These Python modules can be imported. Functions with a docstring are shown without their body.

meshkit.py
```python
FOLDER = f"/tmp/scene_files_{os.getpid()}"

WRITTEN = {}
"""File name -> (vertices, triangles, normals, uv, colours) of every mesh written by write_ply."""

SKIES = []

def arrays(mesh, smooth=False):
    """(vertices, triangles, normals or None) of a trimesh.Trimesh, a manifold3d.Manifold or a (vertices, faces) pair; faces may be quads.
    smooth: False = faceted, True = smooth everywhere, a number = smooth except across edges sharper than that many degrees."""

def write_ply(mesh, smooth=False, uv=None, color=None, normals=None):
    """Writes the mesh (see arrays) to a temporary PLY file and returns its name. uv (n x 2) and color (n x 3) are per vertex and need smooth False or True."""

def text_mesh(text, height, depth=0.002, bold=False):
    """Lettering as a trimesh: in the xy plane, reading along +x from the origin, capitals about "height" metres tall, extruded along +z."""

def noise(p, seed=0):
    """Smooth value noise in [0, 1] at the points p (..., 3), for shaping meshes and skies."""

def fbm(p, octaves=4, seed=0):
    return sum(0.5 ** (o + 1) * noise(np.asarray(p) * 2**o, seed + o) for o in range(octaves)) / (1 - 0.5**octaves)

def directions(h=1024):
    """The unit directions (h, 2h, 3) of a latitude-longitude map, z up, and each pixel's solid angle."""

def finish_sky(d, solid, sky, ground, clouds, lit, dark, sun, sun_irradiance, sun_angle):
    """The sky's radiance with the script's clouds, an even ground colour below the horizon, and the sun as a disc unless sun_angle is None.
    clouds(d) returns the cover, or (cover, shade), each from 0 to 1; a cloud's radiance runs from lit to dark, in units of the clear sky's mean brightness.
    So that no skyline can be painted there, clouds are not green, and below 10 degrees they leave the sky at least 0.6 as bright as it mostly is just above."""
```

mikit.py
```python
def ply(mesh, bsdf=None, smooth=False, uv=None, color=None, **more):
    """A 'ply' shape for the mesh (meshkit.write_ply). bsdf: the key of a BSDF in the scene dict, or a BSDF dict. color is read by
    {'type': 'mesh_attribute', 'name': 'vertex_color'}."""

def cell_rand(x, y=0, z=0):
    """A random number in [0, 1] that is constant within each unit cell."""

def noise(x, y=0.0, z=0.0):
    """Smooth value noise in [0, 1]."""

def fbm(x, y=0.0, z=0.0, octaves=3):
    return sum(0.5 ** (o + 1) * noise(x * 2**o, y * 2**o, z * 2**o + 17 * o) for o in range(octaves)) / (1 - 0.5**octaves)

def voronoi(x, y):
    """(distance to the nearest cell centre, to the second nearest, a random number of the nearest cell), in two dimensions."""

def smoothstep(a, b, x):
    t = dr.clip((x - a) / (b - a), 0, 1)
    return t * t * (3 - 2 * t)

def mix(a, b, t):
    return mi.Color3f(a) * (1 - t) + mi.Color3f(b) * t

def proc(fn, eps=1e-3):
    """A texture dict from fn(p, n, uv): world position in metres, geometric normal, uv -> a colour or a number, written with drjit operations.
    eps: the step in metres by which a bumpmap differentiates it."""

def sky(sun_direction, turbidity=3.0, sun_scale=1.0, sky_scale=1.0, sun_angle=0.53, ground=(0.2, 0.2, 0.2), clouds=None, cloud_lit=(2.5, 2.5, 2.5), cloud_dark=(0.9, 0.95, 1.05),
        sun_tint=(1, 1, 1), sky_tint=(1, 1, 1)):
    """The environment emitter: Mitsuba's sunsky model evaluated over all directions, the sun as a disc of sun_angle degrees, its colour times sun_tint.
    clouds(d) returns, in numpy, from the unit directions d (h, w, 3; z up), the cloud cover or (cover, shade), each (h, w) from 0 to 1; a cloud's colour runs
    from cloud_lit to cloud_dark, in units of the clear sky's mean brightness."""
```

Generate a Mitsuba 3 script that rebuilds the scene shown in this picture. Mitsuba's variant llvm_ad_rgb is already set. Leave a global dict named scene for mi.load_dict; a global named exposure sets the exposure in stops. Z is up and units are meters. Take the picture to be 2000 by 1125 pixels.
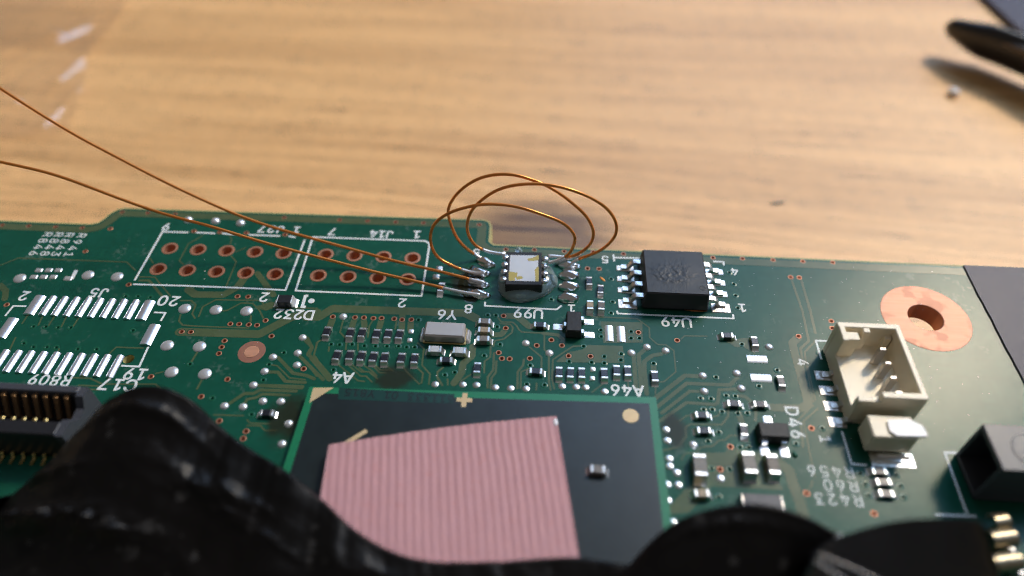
import math, random
import numpy as np, trimesh, mitsuba as mi, drjit as dr
import shapely
from shapely.geometry import Polygon, LineString, Point, box as sbox
from shapely.ops import unary_union
import mikit, meshkit
from mikit import proc, noise, fbm, smoothstep, mix

# ------------------------------------------------------------------ camera, light, exposure
# Lengths below are written in millimetres on the circuit board (x along its back edge, y away from the viewer, z up from
# the board's upper face); B() turns them into metres. The table top lies at z = 0 in metres, 9 mm under the board's face.
ZB = 9.0
def B(p): return [p[0] * 1e-3, p[1] * 1e-3, (p[2] + ZB) * 1e-3]
T = mi.ScalarTransform4f
EYE = [2.6347, -39.4964, 42.8355]
FWD = [-0.0452, 0.6772, -0.7344]
UPV = [-0.0431, 0.7332, 0.6787]
scene, labels = {}, {}
scene['camera'] = dict(type='thinlens', fov=72.1933, fov_axis='x', near_clip=0.002, far_clip=20.0, aperture_radius=0.00078, focus_distance=0.0550,
                       to_world=T().look_at(origin=B(EYE), target=B([EYE[i] + 50 * FWD[i] for i in range(3)]), up=UPV))
exposure = 0.0
def lamp(key, direction, dist, w, h, rgb, label):
    d = np.array(direction, float); d /= np.linalg.norm(d)
    o = d * dist + np.array([0.0, 0.0, ZB * 1e-3])
    scene[key] = dict(type='rectangle', to_world=T().look_at(origin=o.tolist(), target=[0, 0, ZB * 1e-3], up=[0, 0, 1]) @ T().scale([w / 2, h / 2, 1]),
                      emitter=dict(type='area', radiance=dict(type='rgb', value=rgb)))
    labels[key] = dict(label=label, kind='structure')
# the sunlit window pane that throws the shadows, and the wide pale window behind the table
lamp('window_pane', (0.50, 0.53, 0.69), 1.5, 0.20, 0.20, [134.0, 111.0, 80.0], 'bright window pane lighting the board from behind and right, out of frame')
lamp('window', (0.44, 0.56, 0.66), 1.6, 2.0, 1.1, [1.5, 2.35, 3.7], 'wide pale window behind the table, out of frame')
scene['room_light'] = dict(type='constant', radiance=dict(type='rgb', value=[0.12, 0.115, 0.11]))

# ------------------------------------------------------------------ materials
def prin(key, rgb, rough, metal=0.0, spec=0.5, **kw):
    scene[key] = dict(type='twosided', bsdf=dict(type='principled', base_color=(rgb if isinstance(rgb, dict) else dict(type='rgb', value=rgb)),
                      roughness=rough, metallic=metal, specular=spec, **kw))
def bump(key, inner, fn, eps=2e-5):
    scene[key] = dict(type='twosided', bsdf=dict(type='bumpmap', arbitrary=proc(fn, eps), scale=1.0, bsdf=inner))
def pr(rgb, rough, metal=0.0, spec=0.5, **kw):
    return dict(type='principled', base_color=(rgb if isinstance(rgb, dict) else dict(type='rgb', value=rgb)), roughness=rough, metallic=metal, specular=spec, **kw)

def wood(p, n, uv):
    x, y = p.x * 1e3, p.y * 1e3
    w = 7 * (fbm(x * 0.012, y * 0.02, 3.0) - 0.5) + 0.06 * x
    g = y + w
    band = fbm(g * 0.085, x * 0.004, 1.0, 3)
    streak = fbm(x * 0.016, g * 0.62, 5.0, 4)
    fine = fbm(x * 0.05, g * 2.6, 9.0, 3)
    pore = noise(x * 0.32, g * 6.0, 2.0)
    t = dr.clip(0.42 * smoothstep(0.34, 0.68, band) + 0.95 * (streak - 0.43) + 0.85 * (fine - 0.5), 0, 1)
    c = mix((0.83, 0.485, 0.212), (0.54, 0.288, 0.115), t)
    c = mix(c, mi.Color3f(0.20, 0.11, 0.055), 0.55 * smoothstep(0.70, 0.86, pore) * smoothstep(0.35, 0.6, fine))
    c = c * (0.94 + 0.12 * noise(x * 1.1, y * 2.4, 6.0))
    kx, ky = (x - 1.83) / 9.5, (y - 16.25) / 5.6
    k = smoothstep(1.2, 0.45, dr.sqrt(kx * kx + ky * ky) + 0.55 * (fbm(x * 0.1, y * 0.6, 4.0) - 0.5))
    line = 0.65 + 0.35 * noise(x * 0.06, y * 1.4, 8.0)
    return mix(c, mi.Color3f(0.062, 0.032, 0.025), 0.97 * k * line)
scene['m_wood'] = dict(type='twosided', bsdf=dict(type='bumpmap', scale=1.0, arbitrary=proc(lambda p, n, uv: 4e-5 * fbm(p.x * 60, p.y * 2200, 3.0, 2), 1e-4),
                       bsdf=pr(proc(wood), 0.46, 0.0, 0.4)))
def burnt(x, y):
    k = mi.Float(0)
    for bx, by, rx, ry in ((-8.10, -9.59, 1.9, 1.3), (12.20, -12.83, 1.0, 1.7), (-15.21, -13.43, 1.6, 2.4), (-4.08, 0.14, 1.2, 2.0)):
        d = dr.sqrt(dr.square((x - bx) / rx) + dr.square((y - by) / ry)) + 0.5 * (fbm(x * 1.5, y * 1.5, 3.0, 2) - 0.5)
        k = dr.maximum(k, 0.85 * smoothstep(1.15, 0.45, d))
    return k
def maskcol(p, n, uv):
    x, y = p.x * 1e3, p.y * 1e3
    a = fbm(x * 0.5, y * 0.5, 1.0, 3)
    scuff = smoothstep(0.60, 0.80, fbm(x * 0.9 + 3, y * 0.9, 7.0, 3)) * smoothstep(0.45, 0.75, fbm(x * 4.0, y * 4.0, 2.0, 2)) * smoothstep(0.42, 0.62, fbm(x * 0.13, y * 0.13, 12.0, 2))
    weave = noise(x * 3.0, y * 0.8, 2.0) * noise(x * 0.8, y * 3.0, 4.0)
    c = mix((0.0045, 0.062, 0.037), (0.0085, 0.090, 0.056), a * 0.7 + weave * 0.4)
    return mix(mix(c, mi.Color3f(0.10, 0.16, 0.13), 0.55 * scuff), mi.Color3f(0.020, 0.018, 0.010), burnt(x, y))
def maskbump(p, n, uv):
    return 6e-6 * fbm(p.x * 900, p.y * 900, 0.0, 2)
scene['m_mask'] = dict(type='twosided', bsdf=dict(type='bumpmap', scale=1.0, arbitrary=proc(maskbump, 1e-4), bsdf=pr(proc(maskcol), 0.31, 0.0, 0.2)))
def tracecol(p, n, uv):
    x, y = p.x * 1e3, p.y * 1e3
    return mix(mix((0.062, 0.098, 0.046), (0.090, 0.115, 0.058), fbm(x * 0.9, y * 0.9, 6.0, 2)), mi.Color3f(0.028, 0.026, 0.014), burnt(x, y))
prin('m_trace', proc(tracecol), 0.29, 0.0, 0.24)
prin('m_via_mask', [0.006, 0.088, 0.046], 0.26)
prin('m_fr4', [0.40, 0.36, 0.15], 0.6)
prin('m_silk', [0.72, 0.74, 0.72], 0.55)
prin('m_solder', [0.84, 0.83, 0.83], 0.30, 0.72)
prin('m_joint', [0.80, 0.78, 0.77], 0.16, 1.0)
prin('m_brass', [0.30, 0.25, 0.17], 0.35, 0.9)
prin('m_brightpad', [0.88, 0.88, 0.94], 0.28, 0.85)
bump('m_tin', pr([0.74, 0.72, 0.69], 0.34, 1.0), lambda p, n, uv: 1.5e-5 * fbm(p.x * 5000, p.y * 5000, p.z * 5000, 2))
bump('m_oldtin', pr([0.62, 0.57, 0.52], 0.42, 1.0), lambda p, n, uv: 4e-5 * fbm(p.x * 4200, p.y * 4200, p.z * 4200, 2))
prin('m_copper', [0.50, 0.225, 0.135], 0.45, 0.5)
def ringcol(p, n, uv):
    x, y = p.x * 1e3, p.y * 1e3
    return mix(mix((0.58, 0.27, 0.16), (0.66, 0.325, 0.205), fbm(x * 0.3, y * 7.0, 1.0, 3)), mi.Color3f(0.40, 0.17, 0.10), 0.7 * smoothstep(0.58, 0.74, fbm(x * 0.8, y * 0.8, 4.0, 3)))
prin('m_ring', proc(ringcol), 0.55, 0.35)
prin('m_dullcopper', [0.34, 0.15, 0.10], 0.5, 0.3)
prin('m_barrel', [0.50, 0.17, 0.06], 0.35, 0.9)
prin('m_contact', [0.36, 0.20, 0.09], 0.4, 0.8)
prin('m_gold', [0.85, 0.62, 0.25], 0.3, 1.0)
prin('m_goldflat', [0.62, 0.46, 0.25], 0.5, 0.2)
bump('m_mould', pr([0.020, 0.020, 0.021], 0.5, 0.0, 0.3), lambda p, n, uv: 1.2e-5 * fbm(p.x * 9000, p.y * 9000, p.z * 9000, 2))
def burn(p, n, uv):
    x, y = p.x * 1e3 - 13.2, p.y * 1e3 - 0.8
    k = smoothstep(2.3, 0.9, dr.sqrt(x * x * 0.9 + (y * 1.35) * (y * 1.35)) + 0.8 * (fbm(x * 1.3, y * 1.3, 2.0) - 0.5))
    return 9e-6 * fbm(p.x * 9000, p.y * 9000, p.z * 9000, 2) + 7e-5 * k * fbm(x * 3.6 + 50, y * 3.6 + 50, 7.0, 3)
bump('m_burnt', pr([0.026, 0.027, 0.030], 0.42, 0.0, 0.3), burn, 4e-5)
prin('m_rbody', [0.012, 0.012, 0.018], 0.3)
prin('m_cap_grey', [0.16, 0.145, 0.13], 0.45)
prin('m_cap_tan', [0.30, 0.235, 0.15], 0.45)
prin('m_cap_brown', [0.105, 0.085, 0.068], 0.45)
prin('m_crystal', [0.46, 0.42, 0.39], 0.42, 0.6)
prin('m_crystalbase', [0.55, 0.42, 0.18], 0.35, 0.9)
prin('m_ivory', [0.76, 0.67, 0.50], 0.42)
prin('m_black', [0.014, 0.014, 0.017], 0.35)
prin('m_greyblack', [0.05, 0.052, 0.062], 0.42)
prin('m_sheet', [0.050, 0.050, 0.082], 0.4, 0.0, 0.15)
prin('m_pkg', proc(lambda p, n, uv: mix((0.0055, 0.010, 0.011), (0.012, 0.020, 0.021), fbm(p.x * 700, p.y * 700, 3.0, 3))), 0.34)
prin('m_pkgrim', [0.010, 0.17, 0.075], 0.32)
prin('m_pkgtext', [0.004, 0.04, 0.032], 0.34)
prin('m_burnpatch', [0.022, 0.026, 0.014], 0.4)
prin('m_fluxdark', [0.010, 0.014, 0.006], 0.12)
def pinkcol(p, n, uv):
    x, y = p.x * 1e3, p.y * 1e3
    s = 0.5 + 0.5 * dr.sin(6.2832 * (x + 0.172 * y + 0.16 * fbm(y * 0.8, x * 0.5, 2.0, 2)) / 0.54)
    sp = smoothstep(0.70, 0.85, fbm(x * 2.2, y * 2.2, 5.0, 2))
    return mix(mix((0.49, 0.25, 0.258), (0.53, 0.28, 0.287), 0.45 * s + 0.7 * fbm(x * 0.9, y * 0.6, 1.0, 3)), mi.Color3f(0.52, 0.20, 0.18), 0.2 * sp)
prin('m_pink', proc(pinkcol), 0.62, 0.0, 0.35)
prin('m_white', [0.82, 0.82, 0.84], 0.4)
prin('m_wire', [0.84, 0.27, 0.048], 0.22, 0.7, clearcoat=0.6, clearcoat_gloss=0.9)
prin('m_orange', [0.75, 0.28, 0.03], 0.35)
prin('m_greypad', [0.52, 0.52, 0.52], 0.45, 0.25)
prin('m_stain', [0.40, 0.31, 0.07], 0.45, 0.2)
scene['m_glue'] = dict(type='blendbsdf', weight=0.50, a=dict(type='roughdielectric', int_ior=1.42, ext_ior=1.0, alpha=0.05),
                       b=dict(type='twosided', bsdf=pr([0.30, 0.42, 0.40], 0.08)))
scene['m_film'] = dict(type='thindielectric', int_ior=1.5)
def tapecol(p, n, uv):
    x, y = p.x * 1e3, p.y * 1e3
    d = smoothstep(0.66, 0.82, fbm(x * 1.1, y * 1.1, p.z * 900, 3))
    return mix(mix((0.0022, 0.0020, 0.0020), (0.0050, 0.0036, 0.0031), fbm(x * 0.2, y * 0.2, 2.0, 2)), mi.Color3f(0.07, 0.066, 0.062), 0.4 * d)
scene['m_tape'] = dict(type='twosided', bsdf=dict(type='bumpmap', scale=1.0, arbitrary=proc(lambda p, n, uv: 7e-5 * fbm(p.x * 700, p.y * 700, p.z * 700, 4), 1e-4), bsdf=pr(proc(tapecol), 0.40, 0.0, 0.2)))

# ------------------------------------------------------------------ helpers
def uniq(key):
    if key not in used:
        used.add(key); return key
    n = 1
    while f'{key}_{n:03d}' in used: n += 1
    used.add(f'{key}_{n:03d}'); return f'{key}_{n:03d}'
used = set()
def shape(mesh, mat, smooth=30):
    """mesh in millimetres -> a shape dict that copies can share"""
    if hasattr(mesh, 'to_mesh'):
        v, f, _ = meshkit.arrays(mesh)
    elif isinstance(mesh, tuple): v, f = mesh
    else: v, f = mesh.vertices, mesh.faces
    return mikit.ply((np.asarray(v, float) * 1e-3, np.asarray(f)), mat, smooth)
def put(key, s, x=0.0, y=0.0, z=0.0, rot=0.0, **lab):
    key = uniq(key)
    scene[key] = {**s, 'to_world': T().translate([x * 1e-3, y * 1e-3, (z + ZB) * 1e-3]).rotate([0, 0, 1], rot)}
    if lab: labels[key] = lab
    return key
def root(key, **lab):
    key = uniq(key); labels[key] = lab; return key
def cbox(lx, ly, h, b=0.04, draft=0.0, x=0, y=0, z=0, bottom=True):
    pts = []
    for sx in (-1, 1):
        for sy in (-1, 1):
            for top in (0, 1):
                d = draft if top else 0
                X, Y, Z = sx * (lx / 2 - d), sy * (ly / 2 - d), h * top
                bb = b if (top or bottom) else 1e-4
                s = -1 if top else 1
                pts += [(X - sx * b, Y - sy * b, Z), (X, Y - sy * b, Z + s * bb), (X - sx * b, Y, Z + s * bb)]
    m = trimesh.convex.convex_hull(np.array(pts)); m.apply_translation([x, y, z]); return m
def ext(poly, z0, z1):
    gs = getattr(poly, 'geoms', [poly]); out = []
    for g in gs:
        if g.geom_type == 'Polygon' and g.area > 1e-6:
            m = trimesh.creation.extrude_polygon(g, z1 - z0, engine='earcut'); m.apply_translation([0, 0, z0]); out.append(m)
    return cat(out)
def cat(ms): return trimesh.util.concatenate(ms)
def lathe(prof, n=20):
    return trimesh.creation.revolve(np.array(prof, float), sections=n)
def side(poly_xz, w, y=0.0):
    """a profile in (x, z) given the width w along y"""
    m = trimesh.creation.extrude_polygon(Polygon(poly_xz), w, engine='earcut')
    v = m.vertices.copy(); m.vertices = np.c_[v[:, 0], -v[:, 2] + w / 2 + y, v[:, 1]]
    return m
def spline(pts, n):
    from scipy.interpolate import CubicSpline
    p = np.array(pts, float); t = np.r_[0, np.cumsum(np.linalg.norm(np.diff(p, axis=0), axis=1) ** 0.7)]
    return CubicSpline(t, p)(np.linspace(0, t[-1], n))
def tube(p, r, sides=10):
    p = np.asarray(p, float); r = np.broadcast_to(r, (len(p),))
    t = np.gradient(p, axis=0); t /= np.linalg.norm(t, axis=1, keepdims=True)
    a = np.cross(t[0], [0.3, 0.2, 0.9]); a /= np.linalg.norm(a)
    rings, ang = [], np.arange(sides) * 2 * np.pi / sides
    for i in range(len(p)):
        a = a - t[i] * (a @ t[i]); a /= np.linalg.norm(a); b = np.cross(t[i], a)
        rings.append(p[i] + r[i] * (np.cos(ang)[:, None] * a + np.sin(ang)[:, None] * b))
    v = np.vstack(rings + [p[:1], p[-1:]]); f = []
    for i in range(len(p) - 1):
        for j in range(sides):
            k = (j + 1) % sides
            f += [(i * sides + j, i * sides + k, (i + 1) * sides + k), (i * sides + j, (i + 1) * sides + k, (i + 1) * sides + j)]
    n = len(p) * sides
    for j in range(sides):
        k = (j + 1) % sides
        f += [(n, k, j), (n + 1, n - sides + j, n - sides + k)]
    return trimesh.Trimesh(v, f, process=False)
def blob(rx, ry, rz, n=2, flat=0.0, seed=None, amp=0.0):
    m = trimesh.creation.icosphere(subdivisions=n); v = m.vertices.copy()
    if seed is not None: v *= 1 + amp * (meshkit.fbm(v * 1.7 + seed * 7.3, 2, seed) - 0.5)[:, None]
    v *= [rx, ry, rz]; v[:, 2] = np.maximum(v[:, 2], flat); m.vertices = v; return m

# ------------------------------------------------------------------ the table
t = cat([])  if False else None
put('wooden_table', shape(cbox(560, 420, 18, 1.5, z=-27, x=0, y=120), 'm_wood', False), label='light brown oak table top with dark wavy grain under the circuit board', kind='structure')

# ------------------------------------------------------------------ the circuit board: bare board
CB = root('circuit_board', label='green circuit board crowded with soldered parts and white print, lying on the wooden table', category='circuit board')
outline = Polygon([(-62, 5.75), (-38.9, 5.75), (-38.3, 5.95), (-37.95, 6.5), (-37.75, 7.2), (-37.3, 7.85), (-36.6, 8.1), (-3.2, 8.42), (-2.55, 8.2), (-2.3, 7.6), (-2.25, 5.55), (-1.9, 5.2),
                   (15, 5.1), (38, 4.95), (56, 4.9), (56, -40), (-62, -40)])
HOLE = [(-30.30 + 2.54 * i, 2.95 - 2.54 * j) for j in (0, 1) for i in range(5)] + [(-16.44 + 2.54 * i, 3.01 - 2.54 * j) for j in (0, 1) for i in range(4)]
# J27's nearer row has five holes, the farther row five as well
RING = (33.12, -1.25)
NPTH = [(-28.7, -9.06)][0]
VIA = [(-29.03, 5.27), (-26.66, 5.29), (-24.24, 5.32), (-20.69, 5.29), (-32.06, -1.51), (-22.51, -2.27), (-21.63, -2.25), (-21.4, 7.54), (-16.24, 7.5), (-13.66, 7.53), (-11.09, 7.53), (-8.53, 7.55), (-3.45, 7.61), (-0.82, 4.57), (1.67, 4.65), (4.28, 4.61), (6.79, 4.69), (9.41, 4.57), (17.1, 4.56), (19.62, 4.59), (22.22, 4.58), (24.73, 4.56), (27.27, 4.58), (23.3, 2.62), (24.02, 2.6), (22.61, -3.81), (25.53, -2.08), (25.43, -2.82), (-46.77, 5.03), (-44.29, 5.08), (-41.78, 5.1), (-39.29, 5.11), (-36.71, 5.15), (-36.62, 7.4), (-34.19, 7.45), (-31.61, 7.45), (-37.58, 2.17), (-41.05, -4.28), (-22.12, -5.19), (-21.41, -5.17), (-20.63, -5.18), (-19.95, -5.2), (-19.42, -4.68), (-18.48, -6.22), (-25.68, -6.21), (-24.95, -6.19), (-21.99, -6.9), (-22.01, -7.52), (-22, -8.14), (-20.54, -10.46), (-15.13, -9.18), (-26.33, -10.56), (-21.94, -12.08), (-19.91, -14.01), (-17.74, -14.73), (-17.75, -15.31), (-14.15, -3.97), (-12.36, -3.94), (-11.64, -3.92), (-10.87, -3.94), (-10.22, -3.88), (-9.19, -3.9), (-8.55, -3.95), (-7.81, -3.91), (-0.49, -3.07), (-0.23, -4.33), (-0.6, -6.79), (-0.32, -7.33), (0.27, -7.33), (2.28, -5.92), (3.39, -5.31), (4.22, -5.8), (1.8, -7.19), (4.74, -6.78), (6.41, -6.72), (10.19, -4.15), (13.13, -4.77), (6.28, 2.64), (7.26, 2.64), (21.75, -12.11), (15.88, -13.93), (14.94, -15.69), (20.33, -17.08), (24.32, -18.24), (-30.97, -20.3)]
TENT = [(-13.64, -6.76), (-12.98, -6.75), (-12.02, -6.66), (-11.04, -6.75), (-10.18, -6.72), (-9.29, -6.69), (-8.39, -6.63), (-7.75, -6.68), (-7.13, -6.65), (-12.89, -9.14), (-7.25, -3.89), (-4.48, -9.11), (-3.77, -8.84), (-1.78, -3.07), (-1.13, -3.06), (-0.94, -4.24), (-0.58, -5.99), (-1.71, -7.14), (1.83, -7.85), (4.76, -7.31), (6.46, -7.3), (5.87, -5.79), (1.66, -9.58), (2.97, -9.57), (8.09, -2.26), (7.23, -4.09), (7.24, -4.75), (9.6, -4.11), (9.56, -4.77), (10.22, -4.73), (7.44, -6.69), (7.42, -7.31), (8.73, -6.35), (8.68, -6.94), (11.13, -7.12), (15.66, -8.11), (20.31, -7.2), (18.7, -8.74), (16.17, -9.72), (16.83, -9.73), (14.3, -10.06), (15.04, -10.06), (14.39, -11.01), (15.01, -10.98), (15.68, -11.12), (16.79, -11.2), (17.46, -11.13), (15.22, -12.83), (14.39, -13.59), (16.52, -13.93), (17.11, -13.92), (20.39, -13.42), (14.37, -15.68), (15.57, -15.64), (14.56, -17.69), (22.49, -12.08), (24.21, -15.42), (26.53, -15.41), (24.29, -16.21), (26.57, -16.2), (24.3, -16.99), (26.53, -16.98), (18.41, 1.52), (18.36, 0.23), (18.33, -1.13), (18.23, 2.83), (18.07, -4.87), (8.22, 1.52), (8.26, -1.06), (3.26, -1.08), (-31.75, -2.8), (-30.73, -2.76), (-29.67, -2.8), (-37.65, -6.4), (-36.66, -6.36), (-35.65, -6.37), (-34.64, -6.32), (-29.59, -6.32), (-37.52, -8.09), (-36.57, -8.39), (-35.53, -8.35), (-34.77, -8.33), (-33.05, -8.38), (-31.59, -8.31), (-23.86, -9.26), (-17.07, -7.77), (-17.87, -8.94), (-17.87, -10.37), (-17.81, -13.36), (-21.08, -12.16), (23.83, -5.39)]
cuts = [Point(p).buffer(0.50, 8) for p in HOLE] + [Point(RING).buffer(1.42, 24), Point(NPTH).buffer(0.42, 8)] + [Point(p).buffer(0.16, 4) for p in VIA] + [Point(p).buffer(0.11, 3) for p in TENT]
board = outline.difference(unary_union(cuts))
put(CB + '__core', shape(ext(board, -1.6, -0.05), 'm_fr4', False), label='pale tan board core showing at the cut edges')
put(CB + '__solder_mask', shape(ext(outline.buffer(-0.2).difference(unary_union(cuts)), -0.05, 0.0), 'm_mask', False))
ZT = 0.018
rim = outline.buffer(-0.45).difference(outline.buffer(-1.25)).intersection(sbox(-62, 3.0, 38.1, 12))
viac = unary_union([Point(p).buffer(0.2) for p in VIA])
put(CB + '__edge_copper_strip', shape(ext(rim.difference(viac), 0, ZT), 'm_trace', False))

def poly_part(name, polys, mat, z1, z0=0.0):
    for pts in polys:
        put(f'{CB}__{name}', shape(ext(Polygon(pts).buffer(0.12).buffer(-0.06).difference(holes_all), z0, z1), mat, False))
holes_all = unary_union([Point(p).buffer(0.3) for p in VIA] + [Point(p).buffer(0.2) for p in TENT] + [Point(p).buffer(0.6) for p in HOLE])
poly_part('copper_area', [[(7.34, -3.26), (10.49, -3.18), (10.41, -5.1), (7.48, -5.32)], [(6.29, -5.69), (8.85, -5.64), (8.9, -7.16), (3.88, -7.36), (4.64, -6.53), (5.82, -6.17)], [(13.66, -14.58), (15.4, -14.48), (15.93, -13.98), (18.16, -14.47), (18.78, -16.87), (14.23, -16.89), (13.22, -16.95)],
          [(11.2, -19.03), (11.4, -18.56), (12.71, -17.06), (14.15, -16.97), (12.52, -18.84)], [(16.98, -4.71), (18.05, -4.34), (19.17, -4.22), (18.92, -5.69), (18.52, -5.32), (18.18, -5.04)], [(-20.61, -3.34), (-19.53, -2.72), (-18.8, -3.01), (-19.68, -3.61)]], 'm_trace', ZT)
def trace(w, *lines):
    for pts in lines:
        g = LineString(pts).buffer(w / 2, cap_style=1, join_style=1, quad_segs=2).difference(holes_all)
        put(CB + '__trace', shape(ext(g, 0, ZT), 'm_trace', False))
trace(.14, [(-27.01, -3), (-26.13, -2.95), (-25.58, -3.41), (-25.54, -4.33), (-25.13, -4.78)])
trace(.14, [(-24.9, -4.6), (-24.95, -3.55), (-24.15, -2.74), (-20.43, -2.61), (-19.81, -3.29), (-15.59, -3.17)])
trace(.14, [(-23.17, -3.88), (-22.82, -3.82), (-21.95, -2.97), (-21, -2.96), (-20.25, -3.62), (-19.6, -4.54)])
trace(.14, [(-26.43, -4.47), (-26.3, -5.15), (-25.84, -5.55), (-24.46, -5.59), (-20.51, -5.53)])
trace(.16, [(-20.72, -4.26), (-20.54, -5.02)])
trace(.16, [(-23.7, -8.16), (-23.83, -9.26)])
trace(.16, [(-22.41, -10.61), (-22.47, -11.45)])
trace(.28, [(-15.72, -6.48), (-15.02, -7.09), (-15.18, -7.81), (-14.23, -8.53)])
trace(.28, [(-15.68, -8.08), (-14.45, -9.16), (-13.93, -9.73)])
trace(.28, [(-17.34, -8.25), (-15.82, -9.62), (-14.72, -9.78), (-14.1, -10.04)])
trace(.13, [(-17.77, -8.94), (-17.18, -9.02), (-15.94, -10.07), (-14.75, -10.15)])
trace(.28, [(-17.7, -9.62), (-16.95, -9.61), (-16.17, -10.38), (-14.68, -10.4)])
trace(.28, [(-18.12, -10.87), (-14.77, -10.77)])
trace(.13, [(-14.77, -6.67), (-14.66, -7.86), (-14.31, -8.23)])
trace(.8, [(-25.81, -6.22), (-19.48, -6.09), (-17.4, -4.2), (-15.55, -3.61)])
trace(.28, [(-18.24, -10.87), (-14.8, -10.89)])
trace(.28, [(-19.74, -12.61), (-18.85, -11.63), (-18.19, -11.59), (-17.81, -11.25), (-15.14, -11.2)])
trace(.24, [(-18.59, -12.61), (-18.51, -12.11), (-17.9, -11.93), (-17.52, -11.59), (-15.52, -11.58)])
trace(.12, [(-20.46, -13.55), (-18.31, -13.49)])
trace(.28, [(-15.51, -8.22), (-13.41, -10.07)])
trace(.28, [(-14.83, -8.18), (-12.92, -10.08)])
trace(.13, [(-14.45, -8.16), (-12.8, -9.81)])
trace(.12, [(-17.96, -13.81), (-17.65, -14.06), (-16.24, -14.04)])
trace(.12, [(-17.81, -14.27), (-16.89, -14.21), (-16.43, -14.58), (-15.62, -14.53)])
trace(.8, [(-16.18, -4.15), (-15.2, -4.04), (-14.36, -3.12), (-3.58, -2.97), (-2.67, -3.48)])
trace(.14, [(-13.22, -4.27), (-13.2, -5.53), (-12.62, -6.08)])
trace(.16, [(-14.41, -6.3), (-14.72, -6.61), (-14.68, -7.88), (-12.77, -10.05)])
trace(.28, [(-15.62, -6.25), (-14.99, -7.19), (-15.08, -7.82), (-13.01, -10.06)])
trace(.13, [(-12.6, -8.65), (-10.81, -10.01), (-10.31, -10.05)])
trace(.13, [(-11.93, -8.57), (-10.71, -9.59), (-10.29, -9.57), (-9.76, -10.06)])
trace(.13, [(-11.54, -8.62), (-10.73, -9.22), (-10.19, -9.15), (-9.38, -9.77)])
trace(.13, [(-10.99, -8.59), (-10.92, -8.89), (-10.49, -9.17), (-10.12, -9.15), (-9.55, -9.52)])
trace(.13, [(-10.6, -8.64), (-10.03, -8.99), (-9.5, -9.48)])
trace(.13, [(-9.98, -8.61), (-9.31, -9.21), (-8.88, -9.18)])
trace(.13, [(-8.86, -8.62), (-8.35, -9)])
trace(.13, [(-9.74, -8.59), (-9.29, -8.95), (-8.62, -8.92)])
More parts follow.
